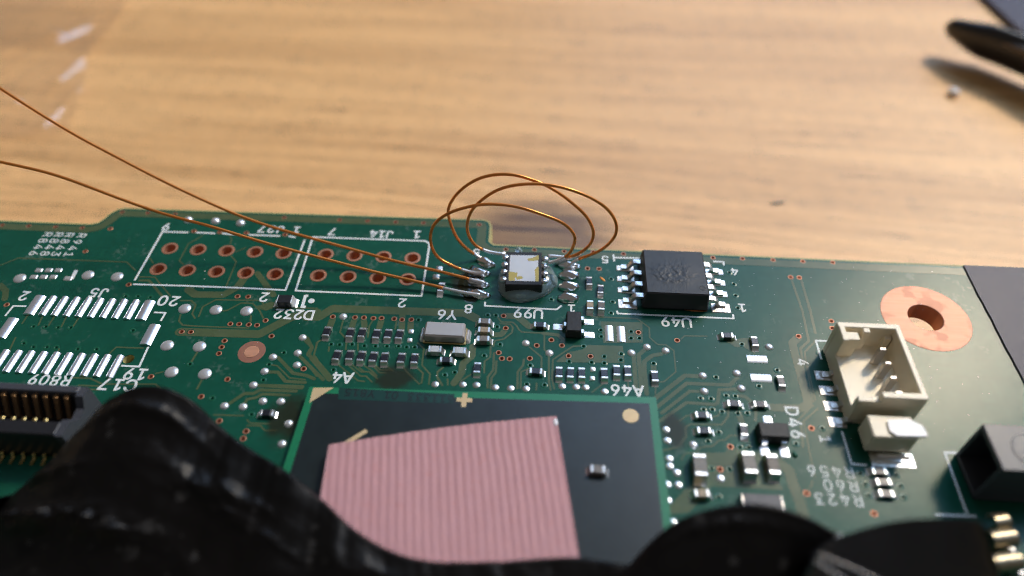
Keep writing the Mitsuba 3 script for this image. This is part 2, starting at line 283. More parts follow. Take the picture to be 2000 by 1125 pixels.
trace(.14, [(-7.69, -8.55), (-7.29, -9.05), (-6.22, -10.03)])
trace(.14, [(-6.63, -8.56), (-6.09, -9.06), (-6.08, -9.95)])
trace(.14, [(-6.93, -6.23), (-6.37, -6.75), (-6.29, -8.31), (-5.56, -9.1), (-5.52, -10.02)])
trace(.14, [(-4.66, -8.44), (-5.03, -8.92), (-4.96, -9.44), (-4.51, -10.07)])
trace(.55, [(-14.09, -4.24), (-14.13, -4.92)])
trace(.5, [(-12.35, -4.18), (-12.39, -4.9)])
trace(.5, [(-11.59, -4.17), (-11.39, -4.84)])
trace(.13, [(-10.86, -4.17), (-11.02, -4.74), (-10.91, -5.89)])
trace(.5, [(-10.18, -4.13), (-10.21, -4.86)])
trace(.13, [(-8.96, -4.1), (-8.92, -4.95)])
trace(.5, [(-8.65, -3.05), (-8.4, -4.92)])
trace(.5, [(-7.81, -4.12), (-7.71, -4.96)])
trace(.14, [(-13.7, -6.95), (-13.64, -7.42)])
trace(.14, [(-12.45, -6.55), (-12.37, -7.19)])
trace(.14, [(-11.54, -6.58), (-11.41, -7.21)])
trace(.14, [(-0.91, -3.31), (-0.62, -3.72), (0.3, -3.71), (0.64, -4.07), (0.79, -4.39), (1.06, -4.67), (2.67, -4.66), (2.84, -4.85), (2.88, -6.3), (3.11, -6.53)])
trace(.14, [(-0.73, -3.89), (0.12, -3.93), (0.33, -4.25), (0.3, -4.75), (-0.3, -5.45), (-0.99, -5.65), (-1.07, -6.22)])
trace(.14, [(-1.26, -6.23), (-1.2, -7.25), (-1.6, -7.67), (-1.54, -8.73)])
trace(.18, [(-0.95, -6.85), (-0.89, -8.46), (-1.23, -9.08), (-1.18, -10.04)])
trace(.18, [(-0.71, -7.61), (-0.68, -8.68), (-0.95, -9.14), (-0.94, -10.06)])
trace(.18, [(1.36, -7.33), (1.33, -7.88), (0.96, -8.5), (1.01, -9.98)])
trace(.14, [(1.74, -8.16), (1.21, -8.49), (1.25, -9.96)])
trace(.14, [(1.74, -6.13), (2.69, -7.02), (2.72, -8.02)])
trace(.17, [(3.25, -6.91), (3.31, -9.18), (3.45, -9.98)])
trace(.15, [(5.68, -5.78), (5.05, -5.86), (3.56, -7.2), (3.54, -9.02), (3.72, -9.89)])
trace(.32, [(2.74, -4.69), (3.89, -4.79), (4.28, -5.18), (4.23, -5.74)])
trace(.14, [(-2.5, -8.94), (-3.17, -9.57)])
trace(.14, [(-4.72, -8.46), (-5.04, -8.86), (-4.98, -9.31), (-4.52, -10.02)])
trace(.55, [(-2.65, -6.31), (-2.61, -7.26), (-3.22, -7.99), (-3.22, -8.83), (-3.69, -9.82)])
trace(.6, [(-0.47, -3.07), (0.58, -3.05), (1.62, -4.05)])
trace(.5, [(-0.22, -4.41), (-0.52, -5.01), (-1.22, -5.09)])
trace(.14, [(2.41, -9.46), (2.4, -10.04)])
trace(.14, [(-4.19, -9.48), (-4.12, -9.99)])
trace(.12, [(6.51, -2.74), (10.16, -2.74), (11.07, -3.62), (11.03, -4.61), (11.58, -5.27), (12.21, -5.27), (12.79, -5.79), (12.75, -7.8), (11.79, -8.75), (11.37, -8.81)])
trace(.12, [(13.46, -4.63), (13.75, -4.29), (15.47, -4.23)])
trace(.34, [(9.69, -6.45), (9.7, -9.53)])
trace(.34, [(10.67, -5.76), (10.07, -6.35), (10.08, -7.28), (10.09, -9.51)])
trace(.34, [(11.82, -6.17), (11.12, -6.37), (10.47, -6.95), (10.42, -7.71), (10.45, -9.92)])
trace(.12, [(11.17, -9.08), (11.08, -9.88)])
trace(.42, [(11.12, -7.22), (11.12, -7.67)])
trace(.12, [(4.06, -9.14), (4.04, -9.51)])
trace(.12, [(9.14, -8.84), (9.14, -9.42)])
trace(.12, [(7.26, -9.24), (6.47, -10.01)])
trace(.36, [(14.41, -8.11), (13.39, -8.1), (11.05, -10.24)])
trace(.3, [(17.25, -8.06), (16.6, -8.76), (13.44, -8.8), (11.11, -11)])
trace(.26, [(14.19, -9.48), (13.6, -9.48), (11.42, -11.47)])
trace(.26, [(16.91, -9.1), (15.76, -9.24), (15.49, -10.39), (15.24, -10.55), (13.26, -10.49), (11.25, -12.15)])
trace(.13, [(13.49, -11.62), (13.14, -11.6), (12.58, -12.08)])
trace(.13, [(14.98, -11.59), (15.34, -11.5), (15.55, -11.22)])
trace(.15, [(16.17, -10.91), (16.09, -11.46), (15.53, -12.2), (13.3, -12.3), (12.95, -12.59), (12.93, -13.31), (12.26, -14.18), (11.23, -14.5)])
trace(.13, [(16.54, -13.03), (15.98, -13.03), (15.59, -13.41), (15.13, -13.5), (14.68, -13.94), (13.88, -14.08), (13.44, -14.55), (12.71, -14.63), (12.44, -15.11)])
trace(.26, [(17, -9.67), (17.52, -9.71), (17.97, -10.17)])
trace(.45, [(16.87, -11.28), (16.98, -11.88)])
trace(.12, [(20.95, -11.51), (22.26, -10.2)])
trace(.12, [(21.26, -11.62), (22.55, -10.46)])
trace(.12, [(21.32, -11.62), (21.17, -14.58), (21.14, -15.91)])
trace(.22, [(18.16, -10.79), (17.95, -11.69)])
trace(.2, [(21.13, -11.7), (20.84, -13.6)])
trace(.2, [(23.33, 2.25), (23.47, -1.13), (23.3, -4.22), (22.48, -5.05), (22.43, -5.97)])
trace(.22, [(24.12, 2.3), (24.11, -1.09), (23.99, -3.38)])
trace(.15, [(23.79, -4.24), (22.76, -5.33), (22.66, -5.95)])
trace(.3, [(17.22, -4.68), (17.62, -5.05), (18.03, -4.88)])
trace(.62, [(22.47, -4.02), (21.99, -4.5), (21.96, -5.37), (22, -8.34), (21.98, -10.08), (21.39, -10.5), (19.27, -10.54)])
trace(.12, [(22.43, -5.97), (22.14, -8.69), (22.09, -9.91)])
trace(.12, [(22.66, -5.95), (22.43, -8.67), (22.38, -9.89)])
trace(.12, [(22.69, -6.66), (22.59, -8.66), (22.56, -9.71)])
trace(.13, [(-31.54, 1.64), (-31.03, 1.12)])
trace(.13, [(-28.03, 4.7), (-28.9, 3.64), (-28.87, 1.49), (-28.37, 1.12)])
trace(.13, [(-25.52, 4.79), (-25.23, 4.38), (-25.2, 3.86)])
trace(.12, [(-24.35, 2.87), (-23.66, 3.43)])
trace(.13, [(-24.61, 2.35), (-23.92, 1.68), (-23.82, -1.21)])
trace(.13, [(-31.53, -0.57), (-30.2, -0.54), (-28.04, -2.56)])
trace(.22, [(-31.35, -0.99), (-30.53, -0.94), (-28.72, -2.6)])
trace(.7, [(-26.83, -1.76), (-26.08, -2.27), (-23.7, -2.17), (-22.83, -1.24), (-22.62, -0.19)])
trace(.5, [(-21.69, 0.44), (-19.56, -1.97)])
trace(.13, [(-44.09, 0.05), (-42.96, 1.02), (-33.34, 1.08), (-32.21, 0.16)])
trace(.13, [(-38.71, -5.2), (-38.7, -6.14)])
trace(.13, [(-37.45, -5.38), (-37.31, -6.23)])
trace(.13, [(-36.5, -5.32), (-36.48, -6.26)])
trace(.13, [(-35.51, -5.27), (-35.4, -6.28)])
trace(.13, [(-34.47, -5.38), (-34.49, -6.23)])
trace(.13, [(-38.45, -7.55), (-38.19, -9.06)])
trace(.13, [(-30.38, -8.75), (-30.38, -8.6), (-30.13, -8.02), (-28, -7.98)])
trace(.13, [(-34.48, -8.44), (-34.33, -8.99)])
trace(.5, [(-42.8, -2.18), (-41.96, -2.79), (-41.53, -3.68)])
trace(.13, [(-26.08, -10.27), (-25.59, -10.09)])
trace(.13, [(-32.04, -11), (-30.78, -10.99), (-29.63, -11.44), (-25.69, -11.21), (-25.18, -11.54)])
trace(.13, [(-31.33, -11.65), (-29.54, -11.62)])
trace(.13, [(-31.19, -11.94), (-29.57, -11.95)])
trace(.72, [(18.93, -14.92), (19.52, -15.49), (19.58, -16.5), (19.76, -17.63), (19.8, -18.69)])
trace(.13, [(20.92, -16.18), (20.64, -16.72)])

# plated holes, vias, masked vias, solder bumps
s_hole = shape(lathe([(0.46, -1.6), (0.46, -0.03), (0.50, 0.03), (0.62, 0.035), (0.70, 0.025), (0.71, 0.0)], 28), 'm_copper', 40)
for p in HOLE: put(CB + '__plated_hole', s_hole, *p)
s_via = shape(lathe([(0.001, -1.55), (0.14, -1.5), (0.145, -0.02), (0.16, 0.022), (0.215, 0.022), (0.24, 0.0)], 14), 'm_copper', 40)
s_tent = shape(lathe([(0.001, -0.22), (0.075, -0.2), (0.10, -0.01), (0.14, 0.022), (0.21, 0.02), (0.27, 0.0)], 12), 'm_via_mask', 60)
for p in VIA: put(CB + '__copper_via', s_via, *p)
for p in TENT: put(CB + '__masked_via', s_tent, *p)
def dome(r, h, n=18, k=6):
    return lathe([(0.001, h)] + [(r * math.sin(a), h * math.cos(a) ** 0.9) for a in np.linspace(0.2, 1.45, k)] + [(r * 1.0, 0.02), (r * 1.06, 0.0)][::1], n)
def dome(r, h, n=18, k=7):
    pr_ = [(max(r * math.sin(a), 0.001), h * math.cos(a)) for a in np.linspace(0, math.pi / 2, k)]
    return lathe(pr_[::-1], n)
s_big = shape(dome(0.52, 0.20, 22), 'm_solder', 50); s_small = shape(dome(0.33, 0.21, 16), 'm_solder', 50); s_flat = shape(dome(0.30, 0.10, 16), 'm_tin', 50)
for p in [(-41.56, -1.35), (-35.96, -0.64), (-33.41, -0.68), (-26.33, -3.85), (-23.76, -3.83), (-21.24, -3.81), (-26.26, -7.63), (-23.72, -7.59), (-24.93, -10.08), (-22.38, -10.1)]: put(CB + '__solder_bump', s_big, *p)
for p in [(-15.98, -6.25), (-15.96, -7.76), (-15.71, -8.89), (-17.74, -8.26), (-17.98, -9.61), (-18.43, -10.88), (-19.95, -12.79), (-18.58, -12.78), (-17.31, -12.22), (-16, -12.17), (-14.91, -13.96), (-14.92, -15.59), (-18.85, -15.79), (-18.1, -15.86), (-13.3, -3.93), (1.43, -5.77), (3.27, -6.62), (10.74, -5.6), (12.14, -5.87), (9.52, -6.23), (14.69, -8.06), (14.63, -9.46), (17.24, -7.68), (17.36, -9.04), (13.34, -13.96), (20.11, -5.03)]: put(CB + '__solder_bump', s_small, *p)
for p in [(-5.06, -9.99), (-3.02, -9.89), (-2.01, -9.87), (-0.61, -10), (0.52, -10.01), (1.65, -9.98), (4.29, -9.62), (5.31, -9.61), (6.02, -9.61), (7.39, -9.89), (11.59, -12.83), (11.6, -13.71), (11.61, -15.1), (11.6, -15.66), (12.02, -16.12), (11.31, -17.02), (12.03, -17.01), (11.24, -18.15), (14.87, -16.37), (11.47, -19.62)]: put(CB + '__solder_bump', s_flat, *p)
s_edge = shape(dome(0.42, 0.34, 20), 'm_solder', 50)
for p in [(-30.04, 6.63), (-27.51, 6.63), (-25.13, 6.49)]: put(CB + '__solder_bump', s_edge, *p)

# copper ring round the mounting hole, round copper mark, dark scorch marks
put(CB + '__copper_ring', shape(lathe([(1.34, -1.6), (1.34, -0.02), (1.42, 0.035), (3.36, 0.035), (3.42, 0.0)], 72), 'm_ring', 40), *RING, label='bare copper ring round the mounting hole')
FM = [(-19.54, -7.82)][0]
put(CB + '__registration_mark', shape(lathe([(0.001, 0.03), (0.55, 0.03), (0.57, 0.002)], 32), 'm_ring', 40), *FM, label='round copper mark in a dull ring')
put(CB + '__registration_mark__bare_ring', shape(lathe([(0.58, 0.006), (1.03, 0.006), (1.05, 0.0)], 32), 'm_dullcopper', 40), *FM)
rnd = random.Random(3)

# printed lines and lettering
def silk(w, *lines):
    for pts in lines:
        put(CB + '__printed_line', shape(ext(LineString(pts).buffer(w / 2, cap_style=2, join_style=1, quad_segs=2), 0.0, 0.028), 'm_silk', False))
silk(0.17, [(-31.81, 5.14), (-31.74, -1.01)], [(-31.76, 5.01), (-29.44, 5.06)], [(-28.75, 5.1), (-27, 5.07)], [(-26.35, 5.09), (-24.64, 5.02)], [(-23.91, 5.07), (-21.07, 5.07)], [(-20.29, 5.1), (-19.65, 4.97)],
     [(-18.74, 4.71), (-18.74, -1.36), (-22.11, -1.33), (-27.33, -1.37), (-31.68, -1.45)], [(-17.88, -1.37), (-18.09, 4.67), (-18.1, 5.12), (-8.05, 5.19), (-7.7, 4.98), (-7.58, 4.76), (-7.37, -1.35), (-17.88, -1.37)])
silk(0.16, [(-39.35, -4.35), (-40.41, -4.39), (-40.48, -5.47)], [(-28.66, -4.38), (-27.72, -4.38), (-27.75, -5.24)], [(-28.97, -9.72), (-27.57, -9.73), (-27.67, -7.84)], [(-2.1, -1.69), (-2.07, -2.11), (3.74, -2.16), (4.14, -1.71)],
     [(8.59, -2), (8.64, -2.3), (17.83, -2.29), (17.85, -1.83)], [(8.61, 4.07), (10.9, 4.14)], [(8.54, 4.47), (8.57, 3.6)], [(17.06, 4.09), (17.93, 4.1), (17.89, 3.67)], [(23.88, -4.17), (24.97, -4.15)], [(23.85, -4.1), (23.85, -5.98)],
     [(23.8, -12.25), (23.81, -14.76), (24.81, -14.79)], [(31.23, -13.49), (30.35, -13.49), (30.22, -17.87)], [(28.17, -18.08), (30.73, -18.03)])
silk(0.26, [(-16.92, -1.83), (-16.87, -3.12)], [(-16.98, -1.92), (-16.69, -1.87)], [(-16.97, -3.07), (-16.58, -3.1)])
silk(0.30, [(-37.24, -0.13), (-37.11, -1.21)])
put(CB + '__printed_dot', shape(lathe([(0.001, 0.028), (0.26, 0.028), (0.27, 0)], 16), 'm_silk', 40), *[(-16.29, -2.41)][0])
def word(text, x, y, h, rot=180, gap=None, bold=True):
    """printed lettering centred on (x, y), capitals h tall, turned by rot degrees"""
    ms, at = [], 0.0
    for ch in text:
        m = meshkit.text_mesh(ch, h, 0.028, bold); w = m.bounds[1][0] - m.bounds[0][0]
        m.apply_translation([at - m.bounds[0][0] if gap is None else at - (m.bounds[0][0] + m.bounds[1][0]) / 2, 0, 0]); ms.append(m)
        at += (w + 0.2 * h) if gap is None else gap
    m = cat(ms); c = (m.bounds[0] + m.bounds[1]) / 2; m.apply_translation([-c[0], -c[1], 0])
    put(CB + '__printed_lettering', shape(m, 'm_silk', False), x, y, 0.0, rot, label=f'white print reading {text}')
word('2', -40.12, -3.27, 1.0, 180)
word('J5', -34.11, -2.56, 0.95, 180)
word('20', -27.99, -3.1, 1.05, 180)
word('9', -31.73, 5.68, 0.9, 180)
word('2', -20.27, -2.24, 1.0, 180)
word('J27', -22.13, 5.91, 0.9, 180, .85)
word('1', -19.82, 5.93, 0.85, 180)
word('7', -16.55, 5.91, 0.9, 180)
word('J14', -12.08, 5.84, 0.9, 180, .73)
word('1', -8.92, 5.97, 0.95, 180)
word('2', -8.83, -2.2, 0.95, 180)
word('19', -27.58, -10.43, 1.0, 180, .95)
word('C17', -28.42, -11.44, 1.0, 180, 1.0)
word('R809', -33.68, -11.34, 0.9, 180, .83)
word('D232', -17.3, -3.93, 1.0, 180, .82)
word('Y6', -5, -3.23, 0.95, 180, .83)
word('8', -3.37, -2.52, 0.9, 180)
word('U99', 1.49, -2.73, 0.95, 180, .82)
word('1', 4.93, -2, 0.85, 180)
word('5', -3.37, 4.05, 0.8, 180)
word('5', 7.79, 3.79, 0.85, 180)
word('U49', 13.25, -2.94, 0.95, 180, .84)
word('4', 18.71, 2.95, 0.8, 180)
word('1', 18.7, -1.11, 0.85, 180)
word('A4', -11.99, -9.82, 0.95, 180, .8)
word('A46', 9.07, -9.71, 0.95, 180, .84)
word('D46', 20.68, -11.69, 0.92, -90, .95)
word('R456', 22.26, -15.43, 0.8, 180, .82, bold=False)
word('R60', 22.68, -16.42, 0.8, 180, .82, bold=False)
word('R423', 22.3, -17.42, 0.8, 180, .82, bold=False)
word('1', 22.5, -12.94, 0.75, -90)
word('4', 22.39, -6.35, 0.8, -90)
word('R941', -38.84, 2.9, 0.76, -90, .80, bold=False)
word('R846', -41.96, 2.87, 0.76, -90, .80, bold=False)
word('R848', -40.96, 2.89, 0.76, -90, .80, bold=False)
word('R843', -39.98, 2.9, 0.76, -90, .80, bold=False)

# bare pads of the empty connector place, flat bright solder
def pad(w, l, bulge=0.09):
    n = 9; prof = [(-w / 2, 0)] + [(-w / 2 + w * i / (n - 1), 0.03 + bulge * math.sin(math.pi * i / (n - 1)) ** 0.7) for i in range(n)] + [(w / 2, 0)]
    return side(prof, l)
s_pad = shape(pad(0.60, 2.0, 0.20), 'm_brightpad', 50); s_padw = shape(pad(0.95, 2.0, 0.20), 'm_brightpad', 50)
for i in range(10):
    put(CB + '__bare_pad', s_padw if i in (0, 9) else s_pad, -38.57 + i * 1.0 + (0.12 if i == 9 else -0.12 if i == 0 else 0), -4.25)
for i in range(10): put(CB + '__bare_pad', s_pad, -37.39 + (i - 0.5 - 0.5) * 1.0, -9.85)
for p in [(-28.01, -6.71), (-39.64, -6.72)]: put(CB + '__bare_pad', s_padw, *p)
def block_pad(key, lx, ly, pts, mat='m_tin', h=0.07):
    s = shape(cbox(lx, ly, h, min(lx, ly) * 0.16, bottom=False), mat, 60)
    for p in pts: put(CB + '__' + key, s, *p)
s_vp = shape(pad(0.66, 1.55, 0.10), 'm_solder', 50)
for p in [(7.89, -4.43), (8.82, -4.45)]: put(CB + '__bare_pad', s_vp, *p)
s_hp = shape(pad(0.72, 1.5, 0.06), 'm_solder', 50)
for p in [(18.99, -6.25), (18.98, -8)]: put(CB + '__bare_pad', s_hp, *p, 0.0, 90)
block_pad('bare_pad', 0.42, 0.42, [(-7.61, -5.17), (-7.58, -6.04), (6.56, -7.99), (6.51, -8.83)], 'm_solder', 0.16)
block_pad('bare_pad', 0.62, 0.46, [(-40.44, -0.32), (-39.6, -0.27), (-38.77, -0.22), (-40.46, -1.11), (-39.64, -1.06), (-38.81, -1.01)], 'm_solder', 0.09)
block_pad('bare_pad', 0.7, 0.5, [(-37.47, -1.11)], 'm_solder', 0.09)
block_pad('bare_pad', 0.6, 0.6, [(-6.33, 1.86), (-6.46, 0.89)], 'm_oldtin', 0.12)

# ------------------------------------------------------------------ small soldered parts
def chip_shapes(L, W, Hh, body, cap=0.24, fil=0.24, tin='m_tin'):
    b = shape(cbox(L - 2 * cap + 0.04, W, Hh, 0.03, bottom=False), body, 30)
    ends = []
    for s in (1, -1):
        c = cbox(cap, W + 0.03, Hh + 0.025, 0.05, x=L / 2 - cap / 2)
        f = side([(L / 2 - 0.06, 0), (L / 2 - 0.06, Hh * 0.9), (L / 2, Hh * 0.8), (L / 2 + fil * 0.28, Hh * 0.36), (L / 2 + fil * 0.65, Hh * 0.14), (L / 2 + fil, 0.02), (L / 2 + fil, 0)], W * 0.98)
        m = cat([c, f])
        if s < 0: m.apply_transform(trimesh.transformations.rotation_matrix(math.pi, [0, 0, 1]))
        ends.append(shape(m, tin, 40))
    return b, ends
def chips(name, L, W, Hh, body, pts, rot, tin='m_tin', fil=0.24, cap=0.24, jit=2.5, **lab):
    b, ends = chip_shapes(L, W, Hh, body, cap, fil, tin)
    for p in pts:
        a = rot + rnd.uniform(-jit, jit)
        k = put(f'{CB}__{name}', b, p[0], p[1], 0.02, a, **lab)
        for e in ends: put(k + '__end_cap', e, p[0], p[1], 0.0, a)
chips('chip_resistor', 1.0, 0.52, 0.35, 'm_rbody', [(-14.15, -5.75), (-12.3, -5.77), (-11.38, -5.71), (-10.23, -5.77), (-9.33, -5.71), (-8.43, -5.7), (-12.84, -8), (-11.85, -7.94), (-10.96, -7.97), (-10.04, -7.99), (-9.17, -8), (-7.9, -7.98), (-6.89, -7.96), (-2.07, -8.53), (4.04, -8.58), (4.88, -8.57), (5.71, -8.55), (7.38, -8.49), (8.3, -8.17), (9.12, -8.16), (11.09, -8.53), (16.91, -12.73), (20.29, -8.42), (18.99, -4.8)], 90)
chips('chip_resistor', 1.0, 0.52, 0.35, 'm_rbody', [(2.45, -4.08), (2.31, -8.57), (-4.49, -7.93), (16.56, -10.57), (18.41, -10.52), (14.16, -11.67), (14.15, -12.93), (16.98, -4.3), (25.35, -15.35), (25.39, -16.14), (25.34, -16.96), (-16.63, -13.34)], 0)
chips('chip_resistor', 1.0, 0.5, 0.35, 'm_rbody', [(6.37, 0.86), (7.3, -0.01)], 90, 'm_oldtin')
chips('chip_resistor', 1.0, 0.5, 0.35, 'm_rbody', [(-5.84, -0.56)], 90, 'm_solder', 0.36)
chips('chip_capacitor', 1.0, 0.54, 0.5, 'm_cap_grey', [(-1.91, -4.1), (-1.85, -5.86)], 0)
chips('chip_capacitor', 1.0, 0.54, 0.5, 'm_cap_tan', [(-1.87, -4.97)], 0)
chips('chip_capacitor', 1.05, 0.6, 0.5, 'm_greypad', [(-5.44, -7.09), (-3.56, -7.1)], 0)
chips('chip_capacitor', 1.0, 0.54, 0.5, 'm_cap_tan', [(6.4, -1.92)], 90)
chips('chip_capacitor', 1.0, 0.54, 0.5, 'm_cap_brown', [(7.3, -1.91)], 90)
chips('chip_capacitor', 1.65, 0.85, 0.85, 'm_cap_grey', [(13.45, -15.89), (16.72, -15.52)], 90, 'm_tin', 0.3, 0.34, label='larger grey ceramic capacitor with white metal ends')
chips('chip_capacitor', 1.55, 0.75, 0.7, 'm_cap_brown', [(18.31, -15.46)], 90, 'm_tin', 0.3, 0.34)
chips('chip_capacitor', 1.0, 0.55, 0.5, 'm_cap_tan', [(13.4, -17.72)], 0)
# three white-ended parts of the chip array and the little diode
chips('diode', 1.25, 0.85, 0.62, 'm_black', [(-18.25, -2.83)], 2, 'm_solder', 0.34, 0.1, 0, label='small black diode above its printed number')
P0 = [(17.29, -17.82)][0]
k = put(CB + '__flat_resistor', shape(cbox(2.3, 1.5, 0.5, 0.05), 'm_greyblack', 30), *[(17.21, -18.31)][0], 0.02)
s = shape(cbox(0.2, 1.5, 0.48, 0.05), 'm_oldtin', 30)
q = [(17.21, -18.31)][0]
for d in (-1.24, 1.24): put(k + '__end_cap', s, q[0] + d, q[1], 0.02)

def gull(run, drop, foot, w, th=0.13):
    """a bent chip leg leaving the body at x = 0, z = drop"""
    pf = [(-0.15, drop + th / 2), (run * 0.55, drop + th / 2), (run * 0.8, drop * 0.8 + th / 2), (run, th * 1.5), (run + 0.12, th + 0.02), (run + foot, th + 0.02), (run + foot, 0.02), (run * 1.0, 0.02), (run - th * 0.9, th * 0.9), (run * 0.8 - th, drop * 0.7), (run * 0.5, drop - th / 2), (-0.15, drop - th / 2)]
    return side(pf, w)
def transistor(x, y, rot, legs, label):
    k = put(CB + '__transistor', shape(cbox(1.25, 2.1, 0.8, 0.05, 0.06, z=0.12), 'm_mould', 30), x, y, 0, rot, label=label)
    for (sx, dy) in legs:
        m = cat([gull(0.28, 0.45, 0.3, 0.36), cbox(0.8, 0.62, 0.1, 0.08, x=0.62)]); m.apply_translation([0.6, 0, 0])
        if sx < 0: m.apply_transform(trimesh.transformations.rotation_matrix(math.pi, [0, 0, 1]))
        m.apply_translation([0, dy, 0])
        put(k + '__leg', shape(m, 'm_solder', 40), x, y, 0, rot)
transistor(*[(5.1, -4.03)][0], 0, [(1, 0.66), (1, -0.66), (-1, 0.0)], 'black three-legged transistor below the lone glued chip')
transistor(*[(18.8, -12.94)][0], -90, [(1, 0.66), (1, -0.66), (-1, 0.0)], 'black three-legged transistor left of the print D46')
put(CB + '__green_flux_bead', shape(blob(0.2, 0.24, 0.2, 2, 0.0), 'm_via_mask', True), *[(20.14, -14.31)][0], label='tiny glossy green bead')

# crystal can
c = [(-4.86, -5.45)][0]
k = put(CB + '__crystal', shape(cbox(3.15, 1.5, 0.82, 0.12, 0.02, z=0.14), 'm_crystal', 30), *c, label='silver metal crystal can beside the print Y6')
put(k + '__base_plate', shape(cbox(3.35, 1.62, 0.16, 0.04), 'm_crystalbase', 30), *c)
for d in (-1, 1): put(k + '__end_pad', shape(cbox(0.42, 1.3, 0.42, 0.12, 0.08, x=d * 1.78, bottom=False), 'm_solder', 40), *c)

# eight-legged memory chip
UX, UY = 13.22, 0.92
k = put(CB + '__memory_chip', shape(cbox(5.28, 5.28, 1.72, 0.10, 0.16, z=0.12), 'm_burnt', 30), UX, UY, label='black eight-legged chip with scuffed top beside the print U49')
put(k + '__pin_mark', shape(lathe([(0.001, 0.0), (0.2, 0.004), (0.24, 0.012), (0.27, 0.0)], 20), 'm_mould', 40), UX + 2.02, UY - 1.75, 1.842)
s_leg = shape(gull(0.95, 0.78, 0.55, 0.44, 0.2), 'm_tin', 35)
s_wide = shape(cbox(1.55, 1.0, 0.06, 0.05, x=1.15, bottom=False), 'm_oldtin', 40); s_lp = shape(cbox(1.5, 0.62, 0.06, 0.05, x=1.15, bottom=False), 'm_oldtin', 40)
s_lp2 = shape(cbox(1.5, 0.62, 0.07, 0.05, x=1.15, bottom=False), 'm_solder', 40)
for i in range(4):
    for s in (0, 180):
        x, y = UX + (2.60 if s == 0 else -2.60), UY + 1.905 - 1.27 * i
        put(k + '__leg', s_leg, x, y, 0.04, s)
        put(CB + '__solder_pad', s_wide if i == 3 else s_lp2 if s == 0 else s_lp, x, y - (0.25 if i == 3 else 0), 0, s)
put(CB + '__rust_flake', shape(blob(0.32, 0.12, 0.06, 2, 0.0), 'm_orange', True), *[(7.48, 1.05)][0], 0.42, -50, label='bright orange flake')
put(CB + '__flux_residue', shape(blob(0.9, 0.14, 0.08, 2, 0.0, 4, 0.6), 'm_barrel', True), *[(14.98, -1.57)][0], 0.0, 0, label='orange brown residue at the foot of the big chip')

# soldered joints of the missing chip
s_j = shape(blob(0.86, 0.47, 0.62, 3, 0.0, 2, 0.35), 'm_joint', True); s_j2 = shape(blob(0.90, 0.40, 0.50, 3, 0.0, 5, 0.6), 'm_joint', True)
for i, p in enumerate([(4.74, 1.6), (4.71, 0.31), (4.68, -0.95), (4.82, 2.7)]): put(CB + '__solder_joint', s_j if i < 3 else s_j2, *p)
for i, p in enumerate([(-2.56, -0.98), (-2.75, 0.22), (-2.78, 1.46), (-2.37, 2.71)]): put(CB + '__solder_joint', s_j2, *p, 0, (-6, -12, -4, -25)[i])
put(CB + '__dark_flux', shape(blob(1.05, 2.1, 0.07, 3, 0.0, 3, 0.7), 'm_fluxdark', True), *[(-3.35, 0.18)][0], label='dark burnt flux under the soldered joints')

# the black memory-card style slot at the left
FX, FY = -28.75, -15.62
k = root(CB + '__slot_connector', label='black slot connector with rows of gold contacts at the left edge')
lx = 20.0
put(k + '__back_wall', shape(cbox(lx, 0.55, 3.05, 0.06, x=FX - lx / 2, y=-13.95), 'm_greyblack', 30))
put(k + '__front_wall', shape(cbox(lx, 1.0, 2.95, 0.07, x=FX - lx / 2, y=-16.95), 'm_black', 30))
put(k + '__floor', shape(cbox(lx, 2.4, 0.8, 0.05, x=FX - lx / 2, y=-15.4), 'm_black', 30))
put(k + '__end_wall', shape(ext(Polygon([(-13.7, 0), (-13.7, 3.0), (-14.5, 3.05), (-15.0, 2.3), (-15.8, 2.2), (-16.3, 2.95), (-17.5, 2.9), (-17.5, 0)]), 0, 0.55).apply_transform(np.array([[0, 0, 1, FX], [1, 0, 0, 0], [0, 1, 0, 0], [0, 0, 0, 1.0]])), 'm_greyblack', 30), label='grey end face of the slot')
s1 = shape(cat([trimesh.convex.convex_hull(np.array([(sx * 0.15, y_, z_) for sx in (-1, 1) for y_, z_ in ((0.12, 2.62), (-0.08, 2.72), (-0.95, 1.25), (-0.75, 1.05))])), cbox(0.3, 0.4, 0.1, 0.03, z=2.6, y=0.0)]), 'm_contact', 30); s2 = shape(cbox(0.24, 0.22, 0.14, 0.04), 'm_gold', 30)
s3 = shape(gull(0.25, 0.35, 0.5, 0.2, 0.1), 'm_gold', 30)
for i in range(9):
    x = FX - 0.85 - i * 0.74
    put(k + '__upper_contact', s1, x, -14.32)
    put(k + '__lower_contact', s2, x - 0.25, -16.38, 2.87)
    put(k + '__solder_leg', s3, x - 0.3, -17.45, 0, -90)

# white cable socket
k = put(CB + '__cable_socket', shape(cat([
    cbox(0.42, 1.72, 3.3, 0.06, x=24.42, y=-5.86), cbox(0.34, 4.9, 1.5, 0.05, x=24.38, y=-8.9),
    cbox(4.5, 0.5, 3.3, 0.06, x=26.4, y=-5.22), cbox(0.42, 6.45, 3.3, 0.06, x=28.42, y=-8.2),
    cbox(3.0, 0.5, 3.3, 0.06, x=27.12, y=-11.28), cbox(1.6, 0.5, 2.75, 0.06, x=25.0, y=-11.3),
    cbox(4.2, 6.3, 1.05, 0.05, x=26.4, y=-8.2, z=0.25), cbox(0.95, 0.75, 3.22, 0.05, x=25.0, y=-6.2), cbox(0.5, 0.62, 3.25, 0.06, x=26.15, y=-5.55),
    cbox(0.5, 0.5, 2.6, 0.05, x=27.9, y=-5.6)]), 'm_ivory', 30), label='ivory plastic four-pin socket, open at the top, beside the copper ring')
